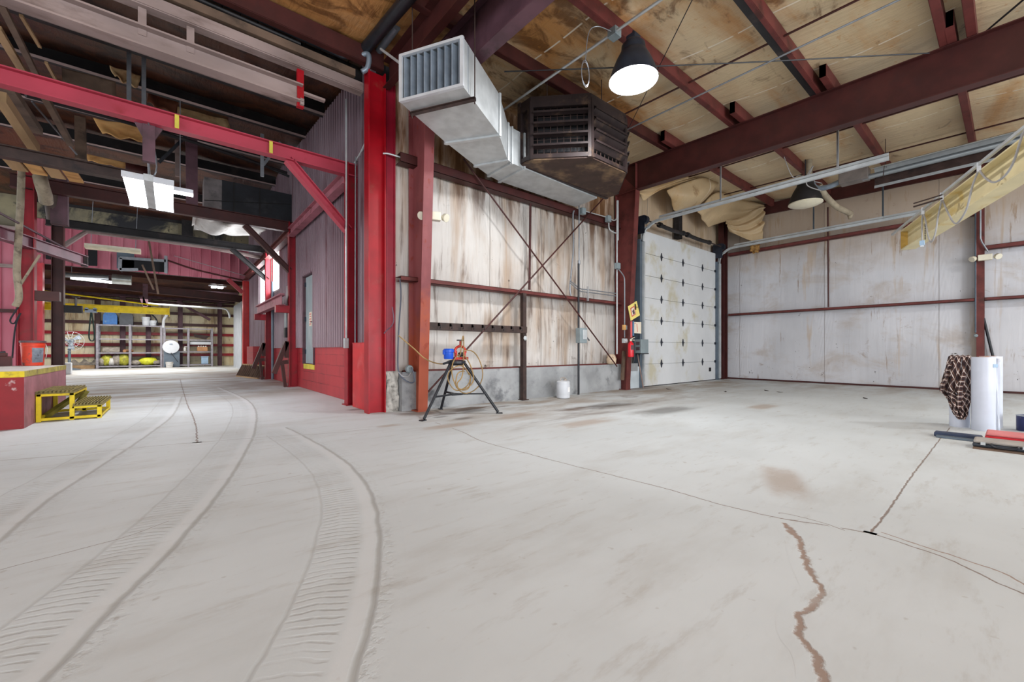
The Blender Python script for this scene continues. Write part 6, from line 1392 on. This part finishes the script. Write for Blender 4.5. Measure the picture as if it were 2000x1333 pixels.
for u0, w_, h, mat, lab, sd in ((-2.552,.32,.36,GREYBAG,'dirty grey bag at the outer end of the tall rack bottom',1), (-2.387,.42,.50,OLIVE,'olive bag standing behind the dirty grey bag',2), (-2.23,.30,.38,FABW,'pale folded bag in the tall rack bottom',3), (-2.051,.34,.52,GREYBAG,'tall grey crumpled bag near the rack middle post',4), (-1.799,.50,.55,OLIVE,'wide olive bag just before the rack middle post',5), (-1.37,.42,.24,GREYBAG,'flat grey bag past the rack middle post',6), (-0.917,.72,.36,LIME,'lime yellow bag lying in the tall rack bottom',7), (-0.588,.38,.22,GREYBAG,'small grey bag against the inner end post of the tall rack',8)):
    bag(u0, .13, w_, h, .45, mat, lab, seed=sd)
m = MB(); m.cyl((-1.768,27.25,.83),(-1.768+.25,27.7,.83), .07, 12); one(m, 'cardboard_tube', CARD, 'short tube lying on the low shelf of the tall rack', 'tube', smooth=True)
m = MB(); m.box((R0+.15,27.4,.77),(R0+.75,27.7,1.0)); one(m, 'storage_box', GREYBAG, 'dim grey box on the low shelf of the tall rack', 'box', bev=.02)
T = thing('round_lid', 'round white lid propped in front of the lower rack', 'lid', V((-0.032, 27.0, 0.461)))
c = V((-0.032, 27.0, 1.029)); m = MB(); m.lathe(c, [(.001,-.02),(.30,-.01),(.33,.0),(.33,.02),(.001,.02)], 30, ax=(0,1,0)); m.build('disc', WHITEP, T, smooth=True)
m = MB(); m.cbox(c+V((0,-.03,.14)), (.12,.03,.05)); m.build('grip', GALVD, T)
m = MB(); m.bar(c+V((0,-.02,-.3)), c+V((.28,-.02,-.78)), .03, .03); m.build('prop', BLACK, T)
m = MB(); m.box((-0.31,27.13,.02),(0.312,27.16,.82)); one(m, 'metal_sheet', BLUEG, 'grey metal sheet leaning on the lower rack under the round lid', 'sheet')
m = MB(); m.cyl((0.733,27.4,1.24),(1.622,27.4,1.24), .10, 16); one(m, 'paper_roll', WHITEP, 'white roll lying across the lower rack', 'roll', smooth=True)
x = 1.248
T = thing('cardboard_box', 'open brown cardboard box of pale items on the lower rack', 'box', (x,27.4,.81))
m = MB(); m.box((x-.22,27.25,.81),(x+.22,27.6,1.03)); m.build('carton', CARD, T)
for k in range(4): m = MB(); m.lathe((x-.15+.1*k,27.35,1.02), [(.03,0),(.045,.03),(.03,.07),(.001,.075)], 10); m.build('item', FABW, T, smooth=True)
x = 0.521; m = MB(); m.lathe((x,27.3,.81), [(.06,0),(.06,.16),(.03,.2),(.02,.26),(.001,.26)], 12); m.box((x,27.28,1.02),(x+.12,27.32,1.06)); one(m, 'spray_bottle', FABW, 'small pale spray bottle on the lower rack', 'bottle', smooth=True)
x = 1.357; m = MB(); m.box((x-.15,27.3,.13),(x+.15,27.6,.48)); m.box((x-.17,27.28,.48),(x+.17,27.62,.53)); one(m, 'storage_tub', LBLUE, 'pale blue tub in the bottom of the lower rack', 'tub', bev=.015)
x = -0.547; m = MB(); m.tube(curve([(x,27.4,2.1),(x-.05,27.4,2.4),(x-.2,27.4,2.62),(x-.3,27.4,2.66)],5), .03, 8); one(m, 'cable_coil', BLACK, 'dark cable standing up on the end of the tall rack', 'cable', smooth=True)
x = -0.29; m = MB(); m.tube(curve([(x-.04,27.2,2.0),(x-.02,27.2,2.4),(x+.08,27.2,2.62),(x+.03,27.2,2.66)],5), .06, 8); one(m, 'paper_wad', WHITEP, 'crumpled white wrap standing at the end of the lower rack', 'wrap', smooth=True)
m = MB(); m.poly([(0.891,27.7,1.72),(1.595,27.7,1.62),(1.416,27.7,1.45),(0.934,27.7,1.55)], (0,.03,0)); one(m, 'dark_panel', BROWNS, 'dark broken panel behind the upper part of the lower rack', 'panel')

# ------------------------------------------------------------------ light and camera
W = bpy.data.worlds.new('Sky'); S.world = W; W.use_nodes = True
bg = W.node_tree.nodes['Background']; bg.inputs[0].default_value = (.90, .95, 1, 1); bg.inputs[1].default_value = .75
def area(name, loc, rot, sx, sy, power, col=(1,1,1), spread=PI):
    L = bpy.data.lights.new(name, 'AREA'); L.shape = 'RECTANGLE'; L.size = sx; L.size_y = sy; L.energy = power; L.color = col; L.spread = spread
    o = bpy.data.objects.new(name, L); C.objects.link(o); o.location = loc; o.rotation_euler = rot; return o
def spot_point(name, loc, power, r, col=(1,1,1)):
    L = bpy.data.lights.new(name, 'POINT'); L.energy = power; L.shadow_soft_size = r; L.color = col
    o = bpy.data.objects.new(name, L); C.objects.link(o); o.location = loc; return o
R90 = PI/2
# open bay doors behind the camera
area('open_door_light', (2,-8.8,2.2), (R90,0,0), 12, 4.2, 1150, (.92,.96,1))
area('open_side_light', (-8.5,-1.5,2.0), (0,-R90,0), 3.8, 9, 320, (.92,.96,1))
# lamps, daylight openings and one added fill
L = area('high_bay_light', (lc[0],lc[1],lc[2]-.05), (0,0,0), .5, .5, 115, (.98,.99,1)); L.data.shape = 'DISK'
L = area('second_high_bay_light', (9.5,-3.0,4.35), (0,0,0), .5, .5, 160, (.98,.99,1)); L.data.shape = 'DISK'
area('fluorescent_light', ((LX0+LX1)/2,(LY0+LY1)/2,3.14), (0,0,0), .6, 1.1, 60)
for i, (ya, yb, za, zb) in enumerate(HOLES[1:]):
    area('window_light_%d' % i, (K-.06,(ya+yb)/2,(za+zb)/2), (0,R90,0), zb-za, yb-ya, 45, (.93,.96,1))
area('far_room_fill', (-1.5,23.5,3.0), (0,0,0), 5, 4, 430, (1,.98,.95))  # unseen panel added to brighten the room beyond, not a fixture
area('far_side_daylight', (-9,16,2.0), (0,-R90,0), 3.5, 5, 260, (.95,.97,1))
cam = bpy.data.cameras.new('Camera'); cam.sensor_width = 36; cam.sensor_fit = 'HORIZONTAL'
cam.lens = 806/2000*36; cam.shift_y = (683-666.5)/2000; cam.clip_start = .05; cam.clip_end = 200
co = bpy.data.objects.new('Camera', cam); C.objects.link(co); co.location = (0,0,.9); co.rotation_euler = (R90, 0, -math.radians(39.5))
S.camera = co
S.view_settings.view_transform = 'Standard'; S.view_settings.look = 'None'; S.view_settings.gamma = 1; S.view_settings.exposure = 0.1
S.view_settings.use_curve_mapping = False
S.cycles.use_denoising = True; S.cycles.max_bounces = 8; S.cycles.diffuse_bounces = 5; S.cycles.glossy_bounces = 3; S.cycles.caustics_reflective = False; S.cycles.caustics_refractive = False
S.cycles.sample_clamp_indirect = 6
